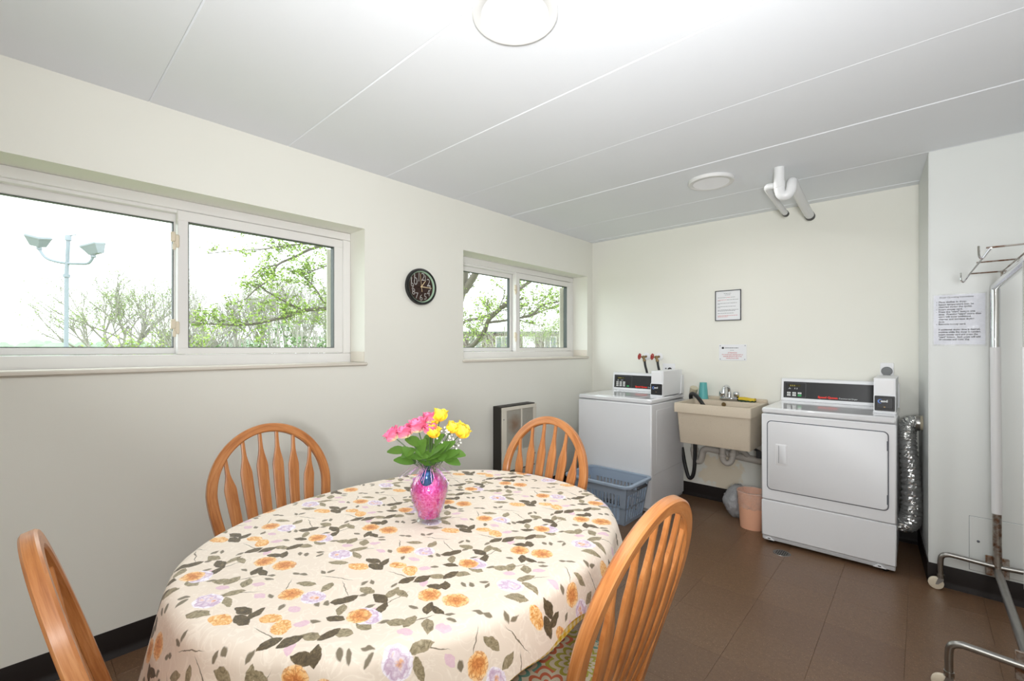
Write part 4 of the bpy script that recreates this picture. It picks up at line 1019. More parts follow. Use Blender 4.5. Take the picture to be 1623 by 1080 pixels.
br = MB(); br.tube([(1.60, 3.70, .545), (1.66, 3.66, .53), (1.70, 3.66, .50)], .010, 8); br.box(1.635, 1.70, 3.60, 3.63, .50, .55, .004)
tag(br.build('support_bracket', 'rubber', origin=(1.66, 3.66, .5)), 'black bracket between the bottom of the tub and the dryer', 'bracket')

# wall valves feeding the washer
def valve(x, label):
    t = thing('water_valve', label, 'valve', (x, YB, 1.215), group='red-handled wall valves')
    MB().lathe([(.001, 0), (.034, 0), (.034, .003), (.026, .010), (.013, .013)], 26, (x, YB, 1.218), Matrix.Rotation(R(90), 4, 'X')).build('escutcheon', 'white_plastic', t)
    c = Vector((x - .012, YB - .050, 1.212))
    b = MB(); b.tube([(x, YB - .008, 1.218), tuple(c)], .011, 12); b.ball(tuple(c), .015, 12, 8); b.tube([tuple(c), (x + .004, YB - .056, 1.182)], .0115, 12); b.tube([(x + .002, YB - .055, 1.186), (x + .006, YB - .057, 1.172)], .0155, 8); b.build('body', 'brass', t)
    ax = Vector((-.62, -.75, .16)).normalized(); w = c + ax * .038; xx = ax.orthogonal().normalized(); yy = ax.cross(xx)
    MB().tube([tuple(c), tuple(w)], .0055, 10).build('spindle', 'brass', t)
    ring = [w + (xx * cos(a) + yy * sin(a)) * .024 * (1 + .07 * cos(6 * a)) for a in [2 * pi * i / 36 for i in range(36)]]
    m = MB(); m.tube(ring, .0055, 8, closed=True)
    for k in range(4): a = pi / 2 * k; m.tube([tuple(w), tuple(w + (xx * cos(a) + yy * sin(a)) * .023)], .0045, 6)
    m.ball(tuple(w), .008, 10, 6); m.build('handwheel', 'red_wheel', t)
    e = (x + .030, YB - .040, 1.00) if x < .65 else (x + .060, YB - .045, 1.00)
    MB().tube(spline([(x + .005, YB - .0565, 1.176), (x + .012, YB - .056, 1.13), (x + .024, YB - .048, 1.07), e, (e[0] + .004, YB - .02, .90)], 6), .0105, 12).build('supply_hose', 'rubber', t)
valve(.600, 'wall valve with red handwheel, the one further from the sink')
valve(.726, 'wall valve with red handwheel, the one nearer the sink')

def outlet(x, z, w, h, label, plug):
    t = thing('power_outlet', label, 'outlet', (x, YB, z))
    pl = MB().prism(rrect(x - w / 2, x + w / 2, z - h / 2, z + h / 2, .005, 3), 1, YB + .001, YB - .006, .002).build('cover_plate', 'white_plastic', t)
    if plug == 'round':
        MB().lathe([(.030, 0), (.030, .018), (.027, .026), (.001, .028)], 26, (x, YB - .005, z), Matrix.Rotation(R(90), 4, 'X')).build('plug', 'print_grey', t)
        MB().box(x - .020, x + .020, YB - .035, YB - .006, z - .055, z - .022, .004).build('plug_body', 'print_grey', t)
        MB().tube(spline([(x, YB - .022, z - .05), (x + .004, YB - .018, z - .12), (x + .01, YB - .0105, z - .25)], 6), .0075, 10).build('power_cord', 'print_grey', t)
    else:
        MB().lathe([(.017, 0), (.017, .012), (.001, .013)], 20, (x + .012, YB - .005, z - .015), Matrix.Rotation(R(90), 4, 'X')).build('plug', 'rubber', t)
        MB().box(x - .034, x - .020, YB - .0075, YB - .004, z - .014, z - .002).build('socket', 'print_grey', t)
        MB().tube(spline([(x + .012, YB - .015, z - .02), (x + .02, YB - .03, z - .06), (x + .02, YB - .016, z - .14)], 6), .005, 10).build('power_cord', 'rubber', t)
outlet(.815, 1.118, .115, .075, 'white wall outlet with black plug half hidden behind the washer card reader', 'black')
outlet(2.347, 1.140, .072, .112, 'white wall outlet with round grey plug above the dryer card reader', 'round')

# dryer exhaust: crinkled foil hose to a stub in the chase
dd = thing('dryer_vent', 'crinkled silver foil vent hose between dryer and wall chase', 'vent hose', (2.48, 3.75, .12))
path = spline([(2.400, 3.79, .215), (2.43, 3.785, .190), (2.458, 3.755, .205), (2.476, 3.735, .265), (2.477, 3.735, .36), (2.474, 3.755, .50), (2.464, 3.752, .62), (2.456, 3.752, .73), (2.456, 3.752, .79), (2.472, 3.753, .826), (2.505, 3.754, .834)], 16)
rr_ = random.Random(2); rad = [(1.0 if i % 4 == 0 else .93 if i % 2 else .82) * (.0575 - .0105 * min(1, max(0, (i - 40) / 60))) * rr_.uniform(.97, 1.02) for i in range(len(path))]
m = MB().tube(path, rad, 30)
m.v = [(x + rr_.uniform(-.0022, .0022), y + rr_.uniform(-.0022, .0022), z + rr_.uniform(-.0022, .0022)) for x, y, z in m.v]
m.build('foil_hose', 'foil', dd, smooth=0)
MB().tube([(2.496, 3.754, .834), (2.506, 3.754, .834), (2.516, 3.754, .834)], [.048, .0492, .048], 28).build('hose_clamp', 'steel', dd)
MB().tube([(2.505, 3.754, .834), (2.525, 3.754, .836), (2.534, 3.754, .836)], [.043, .045, .050], 28).build('wall_collar', 'pvc_tan', dd)

# floor drain
dn = thing('floor_drain', 'small round metal floor drain in front of the dryer', 'drain', (1.868, 3.255, 0), world=False)
MB().lathe([(.040, .0012), (.0475, .002), (.050, .0003)], 30, cap0=False, cap1=False).build('rim', 'steel', dn)
MB().lathe([(.001, .0006), (.042, .0006)], 24, cap0=False).build('well', 'black_plastic', dn)
for k in range(-3, 4):
    L = sqrt(.041 ** 2 - (k * .0115) ** 2); MB().box(k * .0115 - .0022, k * .0115 + .0022, -L, L, .0006, .0022).build('bar', 'steel', dn)
for k in (-1, 0, 1):
    L = sqrt(.041 ** 2 - (k * .02) ** 2); MB().box(-L, L, k * .02 - .002, k * .02 + .002, .0006, .0020).build('cross_bar', 'steel', dn)

# bins
bn = thing('waste_bin', 'peach plastic waste bin with clear liner between tub and dryer', 'bin', (1.615, 3.585, 0), world=False)
MB().lathe([(.001, .003), (.076, .003), (.079, .0), (.080, .006), (.088, .13), (.0885, .134), (.0975, .252), (.102, .256), (.102, .262), (.097, .262), (.076, .010), (.001, .008)], 40).build('body', 'peach', bn, smooth=30)
rnd = random.Random(8); rows = []
for z, r0, amp in ((.15, .0935, .003), (.165, .0955, .004), (.19, .0985, .004), (.22, .1015, .004), (.25, .1045, .003), (.266, .1055, .003), (.270, .103, .002), (.262, .095, .002), (.20, .086, .004), (.10, .078, .005)):
    rows.append([((r0 + amp * rnd.uniform(-1, 1)) * cos(2 * pi * k / 48), (r0 + amp * rnd.uniform(-1, 1)) * sin(2 * pi * k / 48), z + rnd.uniform(-.004, .004) * (1 if z < .24 else .5)) for k in range(48)])
m = MB(); m.grid(rows, True); m.build('liner', 'film', bn, smooth=80)
rnd = random.Random(4); bgm = MB(); rows = []
for i in range(15):
    v = i / 14; z = .002 + .235 * v; r0 = .002 + .105 * sin(pi * (v * .86 + .10)) ** .6
    rows.append([((r0 * (1 + .10 * sin(3 * a + i * .5) + rnd.uniform(-.07, .07))) * cos(a) * .92, (r0 * (1 + .08 * sin(5 * a - i * .3) + rnd.uniform(-.07, .07))) * sin(a), z + rnd.uniform(-.006, .006) * (0 if i < 2 else 1)) for a in [2 * pi * k / 40 for k in range(40)]])
bgm.grid(rows, True); bgm.f.append(tuple(range(40))); bgm.f.append(tuple(range(14 * 40, 15 * 40)))
o = bgm.build('rubbish_bag', 'film_grey', smooth=80); o.location = (1.475, 3.745, 0); tag(o, 'half clear grey rubbish bag slumped behind the peach bin', 'bag')

# laundry basket: moulded plastic with slots
lb = thing('laundry_basket', 'blue-grey plastic laundry basket standing in front of the washer', 'basket', (.70, 3.115, 0), world=False)
HX, HY, BX, BY, BH = .262, .178, .222, .140, .292
def bpt(side, u, z):
    """point on a basket wall; side 0..3, u -1..1 along it"""
    k = z / BH; hx = BX + (HX - BX) * k; hy = BY + (HY - BY) * k
    return {0: (u * hx, -hy, z), 1: (hx, u * hy, z), 2: (-u * hx, hy, z), 3: (-hx, -u * hy, z)}[side]
m = MB()
def patch(side, u0, u1, z0, z1):
    a = [Vector(bpt(side, u, z)) for u, z in ((u0, z0), (u1, z0), (u1, z1), (u0, z1))]
    nrm = [Vector((0, -1, 0)), Vector((1, 0, 0)), Vector((0, 1, 0)), Vector((-1, 0, 0))][side] * .0035
    vs = [p for p in a] + [p - nrm for p in a]
    m.add(vs, [(0, 1, 2, 3), (4, 5, 6, 7), (0, 1, 5, 4), (1, 2, 6, 5), (2, 3, 7, 6), (3, 0, 4, 7)])
for sd in range(4):
    nsl = 13 if sd % 2 == 0 else 8; e = .20 if sd % 2 == 0 else .10
    patch(sd, -1, 1, .0, .030); patch(sd, -1, 1, .225, BH); patch(sd, -1, 1, .118, .132)
    patch(sd, -1, -1 + e, .030, .225); patch(sd, 1 - e, 1, .030, .225)
    step = (2 - 2 * e) / nsl
    for k in range(1, nsl):
        u = -1 + e + k * step; patch(sd, u - step * .20, u + step * .20, .030, .225)
m.box(-BX, BX, -BY, BY, .0, .006); m.build('body', 'basket', lb, smooth=0)
rim = [(x, y, BH + .002) for x, y in rrect(-HX - .012, HX + .012, -HY - .012, HY + .012, .05, 7)]
sec = [(-.003, -.017), (.008, -.014), (.010, 0), (.008, .014), (-.003, .017), (-.010, .014), (.002, 0), (-.010, -.014)]
MB().tube(rim, 1.0, sec=sec, up=(0, 0, 1), closed=True).build('rim', 'basket', lb, smooth=60)
for sx in (1, -1):
    h = MB(); h.tube([(sx * (HX + .018), -.075, BH - .022), (sx * (HX + .030), -.07, BH - .024), (sx * (HX + .030), .07, BH - .024), (sx * (HX + .018), .075, BH - .022)], .0075, 10); h.build('handle', 'dark_grip', lb)
    for yy in (-.085, .085): MB().box(sx * HX, sx * (HX + .026), yy - .013, yy + .013, BH - .032, BH - .012, .004).build('handle_bracket', 'basket', lb)

# wall heater
ht = thing('wall_heater', 'wall heater with black casing and cream louvred front below the far window', 'heater', (0, 2.75, .31))
HY0, HY1, HZ0, HZ1 = 2.545, 2.965, .31, .835
MB().box(0, .088, HY0, HY1, HZ0, HZ1, .003).build('casing', 'heater_black', ht)
m = MB(); xa, xb_ = .088, .101; lz0 = .47
m.box(xa, xb_, HY0 + .004, HY1 + .004, HZ0 + .01, lz0, .002); m.box(xa, xb_, HY0 + .004, HY1 + .004, HZ1 - .035, HZ1 - .008, .002)
m.box(xa, xb_, HY0 + .004, HY0 + .055, lz0, HZ1 - .035, .002); m.box(xa, xb_, HY1 - .035, HY1 + .004, lz0, HZ1 - .035, .002); m.box(xa, xb_, 2.775, 2.79, lz0, HZ1 - .035, .002)
m.build('front', 'heater_cream', ht)
for a, b in ((HY0 + .055, 2.775), (2.79, HY1 - .035)):
    for k in range(34):
        z = lz0 + .007 + k * .00965
        m = MB(); m.add([(xa, a, z), (xa, b, z), (xa + .010, b, z - .007), (xa + .010, a, z - .007), (xa, a, z + .002), (xa, b, z + .002), (xa + .010, b, z - .005), (xa + .010, a, z - .005)], [(0, 1, 2, 3), (4, 5, 6, 7), (0, 1, 5, 4), (1, 2, 6, 5), (2, 3, 7, 6), (3, 0, 4, 7)])
        m.build('louvre', 'louvre', ht, smooth=0)
for yy, zz in ((HY0 + .02, .735), (HY0 + .02, .40), (HY1 - .015, .41)):
    MB().lathe([(.006, 0), (.006, .002), (.001, .003)], 12, (xb_, yy, zz), Matrix.Rotation(R(90), 4, 'Y')).build('screw', 'steel', ht)
MB().box(.088, .092, HY0 + .01, HY1 - .01, HZ0, HZ0 + .008).build('bottom_edge', 'heater_black', ht)

# ================================================================== ON THE WALLS
ck = thing('wall_clock', 'round black wall clock with brown face and large thin numerals between the windows', 'clock', (0, 1.840, 1.713), world=False)
RY = Matrix.Rotation(R(90), 4, 'Y')
MB().lathe([(.001, .0), (.118, .0), (.1235, .006), (.1235, .022), (.118, .030), (.109, .031), (.106, .026), (.106, .012)], 64, mat=RY, cap1=False).build('case', 'clock_case', ck)
MB().lathe([(.1075, .0265), (.102, .022), (.0985, .014)], 64, mat=RY, cap0=False, cap1=False).build('inner_ring', 'clock_ring', ck)
MB().lathe([(.001, .0135), (.1005, .0135)], 64, mat=RY, cap0=False).build('dial', 'clock_face', ck)
for nmb in range(1, 13):
    a = R(90 - 30 * nmb); rr = .071
    sz = .076 if nmb in (12, 11, 10, 2) else .062
    Mx = basis((.0148, rr * cos(a), rr * sin(a) - sz * .36), (0, 1, 0), (0, 0, 1))
    text(str(nmb), sz, Mx, 'numeral', ck, 'numeral', 'CENTER', bold=-.0012, sx=.90)
def hand(ang, L, back, w, x, name, mat):
    d = Vector((0, sin(R(ang)), cos(R(ang)))); s_ = Vector((0, d.z, -d.y)) * w
    p = [-d * back - s_, -d * back + s_, d * L + s_ * .6, d * L - s_ * .6]; m = MB()
    m.add([Vector((x, 0, 0)) + q_ for q_ in p] + [Vector((x + .001, 0, 0)) + q_ for q_ in p], [(0, 1, 2, 3), (4, 5, 6, 7), (0, 1, 5, 4), (1, 2, 6, 5), (2, 3, 7, 6), (3, 0, 4, 7)]); m.build(name, mat, ck, smooth=0)
hand(40, .055, .004, .0028, .0165, 'hour_hand', 'hand'); hand(92, .085, .006, .0024, .0180, 'minute_hand', 'hand'); hand(-7, .088, .034, .0012, .0195, 'second_hand', 'hand')
MB().lathe([(.001, .024), (.005, .0235), (.005, .014)], 16, mat=RY).build('hand_boss', 'hand', ck)

# small framed notice
fr = thing('framed_notice', 'small framed notice in a slim dark frame on the back wall', 'notice', (1.324, YB, 1.654))
FX0, FX1, FZ0, FZ1 = 1.222, 1.426, 1.528, 1.782
for a in ((FX0, FX1, FZ1 - .006, FZ1), (FX0, FX1, FZ0, FZ0 + .006), (FX0, FX0 + .006, FZ0, FZ1), (FX1 - .006, FX1, FZ0, FZ1)):
    MB().box(a[0], a[1], YB - .014, YB, a[2], a[3], .0015).build('frame_rail', 'frame_dark', fr)
MB().box(FX0 + .004, FX1 - .004, YB - .007, YB - .001, FZ0 + .004, FZ1 - .004).build('sheet', 'paper', fr, smooth=0)
def words(parent, x0, x1, z, h, mat, y, seed, name='printed_line'):
    """a line of print too small to read: word-length strokes"""
    rnd = random.Random(seed); m = MB(); x = x0
    while x < x1 - .002:
        w = min(rnd.uniform(.005, .016), x1 - x); m.box(x, x + w, y, y + .0004, z - h / 2, z + h / 2); x += w + .0028
    return m.build(name, mat, parent, smooth=0)
yl = YB - .0076
for i, (a, b, z, mt) in enumerate([(1.292, 1.348, 1.755, 'print_grey'), (1.300, 1.342, 1.743, 'print_grey'), (1.243, 1.310, 1.722, 'print_grey'), (1.312, 1.346, 1.722, 'print_softred'), (1.348, 1.380, 1.722, 'print_grey'), (1.243, 1.312, 1.702, 'print_softred'), (1.316, 1.405, 1.702, 'print_grey'), (1.243, 1.262, 1.694, 'print_grey'),
        (1.243, 1.395, 1.674, 'print_grey'), (1.243, 1.260, 1.666, 'print_grey'), (1.243, 1.384, 1.646, 'print_grey'), (1.243, 1.262, 1.638, 'print_grey'), (1.243, 1.405, 1.618, 'print_grey'), (1.243, 1.380, 1.610, 'print_grey'), (1.243, 1.370, 1.590, 'print_grey'), (1.243, 1.402, 1.570, 'print_softred'), (1.243, 1.324, 1.561, 'print_softred')]):
    words(fr, a, b, z, .0032, mt, yl, 40 + i)

# white sign with red print
sg = thing('wall_sign', 'small white plastic sign with red print screwed to the wall above the tub', 'sign', (1.358, YB, 1.26))
MB().box(1.252, 1.466, YB - .003, YB, 1.194, 1.327, .001).build('plate', 'paper', sg)
for x, z in ((1.262, 1.317), (1.455, 1.317), (1.262, 1.205), (1.452, 1.205)):
    MB().lathe([(.0038, 0), (.0035, .0016), (.001, .002)], 10, (x, YB - .003, z), Matrix.Rotation(R(90), 4, 'X')).build('screw', 'print_grey', sg)
ys_ = YB - .0036
MB().lathe([(.001, .0002), (.0095, .0002)], 6, (1.283, ys_, 1.2985), Matrix.Rotation(R(90), 4, 'X'), cap0=False).build('emblem', 'print_grey', sg)
MB().lathe([(.001, .0004), (.0045, .0004)], 4, (1.283, ys_ , 1.2985), Matrix.Rotation(R(90), 4, 'X'), cap0=False).build('emblem', 'paper', sg)
words(sg, 1.300, 1.404, 1.2985, .0062, 'print_grey', ys_, 3); words(sg, 1.340, 1.372, 1.279, .0028, 'print_grey', ys_, 4)
for body, z, sz in (('ATTENTION!', 1.2535, .0130), ('No construction cleaning work or', 1.2388, .0125), ('materials allowed in any of our', 1.2242, .0125), ('Laundry Room sinks.', 1.2096, .0125)):
    text(body, sz, face_y(1.358, ys_, z), 'print_softred', sg, align='CENTER', bold=.0003, sx=.94)

# dryer instructions in a clear sleeve on the chase
nt_ = thing('instruction_sheet', 'dryer instruction sheet in a clear plastic sleeve taped to the right wall', 'notice', (2.669, CY, 1.45))
MB().box(2.571, 2.768, CY - .0020, CY - .0006, 1.318, 1.586).build('sheet', 'paper_lilac', nt_, smooth=0)
yn = CY - .0024
text('Dryer Operating Instructions', .0112, face_y(2.660, yn, 1.570), 'print_black', nt_, align='CENTER', bold=.00025, sx=.98)
ls = .01335; sz = .01230
block = ['Place clothes in dryer.', 'Select temperature (can be', 'changed during the cycle).', 'Insert money card.', 'Press the "start" button one', 'time.  Pressing "start" more than', 'once will incur additional', 'charges and increase drying', 'time.', 'Remove money card.']
for i, s_ in enumerate(block): text(s_, sz, face_y(2.5905, yn, 1.5445 - i * ls), 'print_black', nt_, bold=.0005, sx=1.0)
for i in (0, 1, 3, 4, 9): MB().box(2.5815, 2.5845, yn - .0002, yn + .0002, 1.5465 - i * ls, 1.5495 - i * ls).build('bullet', 'print_black', nt_, smooth=0)
for a, b, i in ((2.736, 2.757, 4), (2.5905, 2.611, 5)): MB().box(a, b, yn - .0002, yn + .0002, 1.5425 - i * ls, 1.5431 - i * ls).build('underline', 'print_black', nt_, smooth=0)
m = MB()
for k in range(24): m.box(2.588 + k * .0070, 2.592 + k * .0070, yn - .0002, yn + .0002, 1.4110, 1.4116)
m.build('dashed_rule', 'print_grey', nt_, smooth=0)
for i, s_ in enumerate(['If additional drying time is desired,', 'anytime while the dryer is running,', 'insert money card and press the', '"start" button.  Each press will add', '10 minutes and costs 25¢.']):
    text(s_, sz, face_y(2.5905, yn, 1.3945 - i * ls), 'print_black', nt_, bold=.0005, sx=.93)
rows = []; rnd = random.Random(6)
for i in range(13):
    z = 1.309 + .2835 * i / 12; rows.append([(2.565 + .2095 * j / 10, CY - .0040 - rnd.uniform(0, .0022), z) for j in range(11)])
m = MB(); m.grid(rows); m.build('sleeve', 'sleeve', nt_, smooth=80)

# ================================================================== CEILING PIPEWORK
cp = thing('ceiling_pipes', 'white painted plastic pipe trap with two black-capped arms under the ceiling', 'pipe', (1.89, 3.10, ZC))
def cpipe(pts, r, name, mat='pvc_white', k=7, n=20): return MB().tube(spline(pts, k), r, n).build(name, mat, cp)
cpipe([(1.887, 3.09, 2.39), (1.887, 3.09, 2.33), (1.888, 3.09, 2.262), (1.896, 3.092, 2.226), (1.916, 3.094, 2.212), (1.938, 3.098, 2.224), (1.948, 3.102, 2.250), (1.949, 3.106, 2.272), (1.948, 3.128, 2.297), (1.946, 3.17, 2.292), (1.943, 3.30, 2.276), (1.936, 3.60, 2.255), (1.932, 3.80, 2.245)], .0285, 'drain_arm')
MB().tube([(1.887, 3.09, 2.300), (1.888, 3.09, 2.262)], [.0315, .0315], 20).build('coupling', 'pvc_white', cp)
MB().tube([(1.932, 3.79, 2.2455), (1.9315, 3.835, 2.243)], .0305, 20).build('end_cap', 'rubber', cp)
cpipe([(1.89, 3.13, 2.292), (1.860, 3.128, 2.295), (1.826, 3.126, 2.297), (1.812, 3.14, 2.296), (1.808, 3.18, 2.292), (1.808, 3.35, 2.277), (1.808, 3.55, 2.262), (1.808, 3.66, 2.254)], .0185, 'side_arm')
MB().tube([(1.808, 3.65, 2.2548), (1.808, 3.685, 2.252)], .0205, 18).build('end_cap', 'rubber', cp)
MB().tube([(1.868, 3.13, 2.2943), (1.893, 3.13, 2.292)], .0215, 18).build('coupling', 'pvc_white', cp)

# ================================================================== GARMENT RACK
gr = thing('garment_rack', 'rolling chrome garment rack with wire shelf at the right edge', 'clothes rack', (2.80, 2.87, 0))
PX_, YA, YBk = 2.798, 3.335, 2.355
for yy in (YA, YBk):
    po = MB().tube([(PX_ + .008, yy, .175), (PX_, yy, 1.303)], .0165, 18).build('post', 'rusty', gr)
    MB().tube([(PX_ + .0055, yy, .46), (PX_, yy, 1.303)], .0195, 20).build('post_sleeve', 'white_plastic', gr)
    MB().tube([(PX_, yy, 1.300), (PX_, yy, 1.598)], .0178, 20).build('post_top', 'chrome', gr)
    # foot rail with turned-down ends and casters
    xr = 3.035
    MB().tube(spline([(2.597, yy, .075), (2.597, yy, .150), (2.603, yy, .182), (2.625, yy, .196), (2.66, yy, .197), (2.81, yy, .190), (2.95, yy, .197), (xr - .028, yy, .196), (xr - .006, yy, .182), (xr, yy, .150), (xr, yy, .075)], 6), .0125, 14).build('foot_rail', 'steel', gr)
    MB().box(PX_ - .034, PX_ + .050, yy + .006, yy + .018, .135, .235, .002).build('bracket', 'rusty', gr)
    for cx in (2.597, xr):
        ca = MB().tube([(cx, yy, .085), (cx, yy, .066)], .0155, 14).build('caster', 'steel', gr)
        f = MB(); f.prism([(cx - .020, .028), (cx - .010, .030), (cx + .012, .055), (cx + .012, .068), (cx - .008, .068)], 1, yy - .0135, yy - .0105); f.prism([(cx - .020, .028), (cx - .010, .030), (cx + .012, .055), (cx + .012, .068), (cx - .008, .068)], 1, yy + .0105, yy + .0135); f.box(cx - .008, cx + .012, yy - .0135, yy + .0135, .064, .069, .001); f.build('fork', 'steel', ca)
        MB().lathe([(.010, -.009), (.026, -.0095), (.0315, -.007), (.0325, 0), (.0315, .007), (.026, .0095), (.010, .009)], 28, (cx - .018, yy, .0325), Matrix.Rotation(R(90), 4, 'X')).build('wheel', 'latch', ca)
MB().tube([(PX_ + .008, YA + .004, .172), (PX_ + .008, YBk - .004, .172)], .0165, 16).build('base_bar', 'steel', gr)
MB().tube([(PX_, YA + .006, 1.608), (PX_, YBk - .01, 1.612)], .0175, 20).build('hanging_bar', 'chrome', gr)
SZ = 1.655
def wire(pts, r=.0032, mat='rusty', name='shelf_wire'): MB().tube(pts, r, 8).build(name, mat, gr)
for xx, mt in ((2.692, 'steel'), (2.798, 'rusty'), (2.905, 'steel')):
    wire([(xx, 3.11, SZ), (xx + .012, 2.33, SZ)], mat=mt)
for yy in (3.11, 2.72, 2.34):
    wire([(2.692, yy, SZ + .004), (2.93, yy, SZ + .004)])
for yy in (3.08, 2.40): wire([(PX_, yy, 1.615), (PX_, yy, SZ + .004)], .0045, name='shelf_support')
for xx, yy, s_ in ((2.692, 3.11, 1), (2.702, 2.335, 1), (2.905, 3.11, -1), (2.915, 2.335, -1)):
    MB().tube(spline([(xx, yy, SZ), (xx - .012 * s_, yy, SZ - .022), (xx - .020 * s_, yy, SZ - .034), (xx - .028 * s_, yy, SZ - .022), (xx - .029 * s_, yy, SZ + .012)], 5), .0036, 8).build('hook', 'chrome', gr)

# ================================================================== OUTDOORS
GZ = -3.4
struct(MB().box(-160, 40, -120, 160, GZ - .2, GZ).build('ground', 'lawn', smooth=0))
# parking lot lamp
lp = thing('parking_lamp', 'grey pole lamp with two floodlight heads on curved arms outside the left window', 'street lamp', (-14.34, .89, GZ))
MB().tube([(-14.38, .86, GZ), (-14.34, .89, 3.45)], [.060, .046], 14).build('pole', 'galv', lp)
MB().tube([(-14.34, .89, 3.30), (-14.31, .92, 4.22)], .044, 14).build('pole_top', 'galv', lp)
MB().tube([(-14.31, .92, 4.16), (-14.31, .92, 4.30)], .07, 10).build('sensor', 'galv', lp); MB().tube([(-14.31, .92, 4.30), (-14.15, 1.06, 4.31)], .018, 8).build('sensor_arm', 'galv', lp)
MB().tube([(-14.345, .886, 3.18), (-14.344, .887, 3.26)], .075, 14).build('collar', 'galv', lp)
ca_, sa_ = cos(YAW), sin(YAW)
for s_, dz in ((-1, .13), (1, -.08)):
    c = Vector((-14.335, .895, 3.55)); rv = Vector((ca_, sa_, 0))
    hd = c + rv * (.74 * s_ if s_ < 0 else .70) + Vector((0, 0, .30 + dz))
    MB().tube(spline([c, c + rv * .32 * s_ + Vector((0, 0, .02 + dz * .3)), c + rv * .56 * s_ + Vector((0, 0, .06 + dz * .7)), hd - rv * .03 * s_ + Vector((0, 0, -.10)), hd], 6), .034, 12).build('arm', 'galv', lp)
    MB().tube([hd - Vector((0, 0, .06)), hd + Vector((0, 0, .06))], [.06, .05], 12).build('knuckle', 'lamp_grey', lp)
    M_ = Matrix.Translation(hd + Vector((0, 0, .17)) + rv * .03 * s_) @ Matrix.Rotation(YAW, 4, 'Z') @ Matrix.Rotation(R(14 * s_ * -1), 4, 'Y') @ Matrix.Rotation(R(12), 4, 'X')
    m = MB(); m.grid([[M_ @ Vector((x * a, y * a, z)) for x, y in ((-.20, -.16), (.20, -.16), (.20, .16), (-.20, .16))] for a, z in ((.62, -.14), (.94, .04), (1.08, .10), (1.0, .14))], True); m.f += [(0, 1, 2, 3), (12, 13, 14, 15)]
    m.build('lamp_head', 'lamp_grey', lp, smooth=0)

# trees ------------------------------------------------------------
def leaves_at(m, p, d, n, size, rnd, spread):
    for k in range(n):
        c = p + Vector((rnd.gauss(0, 1), rnd.gauss(0, 1), rnd.gauss(0, .8))) * spread
        a = Vector((rnd.uniform(-1, 1), rnd.uniform(-1, 1), rnd.uniform(-.5, .5))).normalized(); b = a.cross(Vector((rnd.uniform(-1, 1), rnd.uniform(-1, 1), rnd.uniform(-1, 1)))).normalized(); s_ = size * rnd.uniform(.6, 1.2)
        m.add([c - a * s_, c - b * s_ * .55, c + a * s_, c + b * s_ * .55], [(0, 1, 2, 3)])
def twigs(mb, ml, path, rad, rnd, n, L, leafn, size, depth=1, start=.25):
    for k in range(n):
        i = int(len(path) * rnd.uniform(start, .98)); i = min(i, len(path) - 2); p = path[i]; ax = (path[i + 1] - path[i]).normalized()
        d = (ax * .7 + Vector((rnd.uniform(-1, 1), rnd.uniform(-1, 1), rnd.uniform(-.6, .9)))).normalized(); l = L * rnd.uniform(.5, 1.2)
        pts = [p]
        for j in range(4): d = (d + Vector((rnd.uniform(-.4, .4), rnd.uniform(-.4, .4), rnd.uniform(-.2, .35)))).normalized(); pts.append(pts[-1] + d * l / 4)
        r0 = min(rad * .5, .012) if depth else .004
        mb.tube(pts, [r0, r0 * .8, r0 * .6, r0 * .45, r0 * .3], 4)
        if leafn:
            for q_ in pts[1:]: leaves_at(ml, q_, d, leafn, size, rnd, l * .13)
        if depth: twigs(mb, ml, pts, r0, rnd, 3, L * .5, leafn, size, depth - 1, .2)
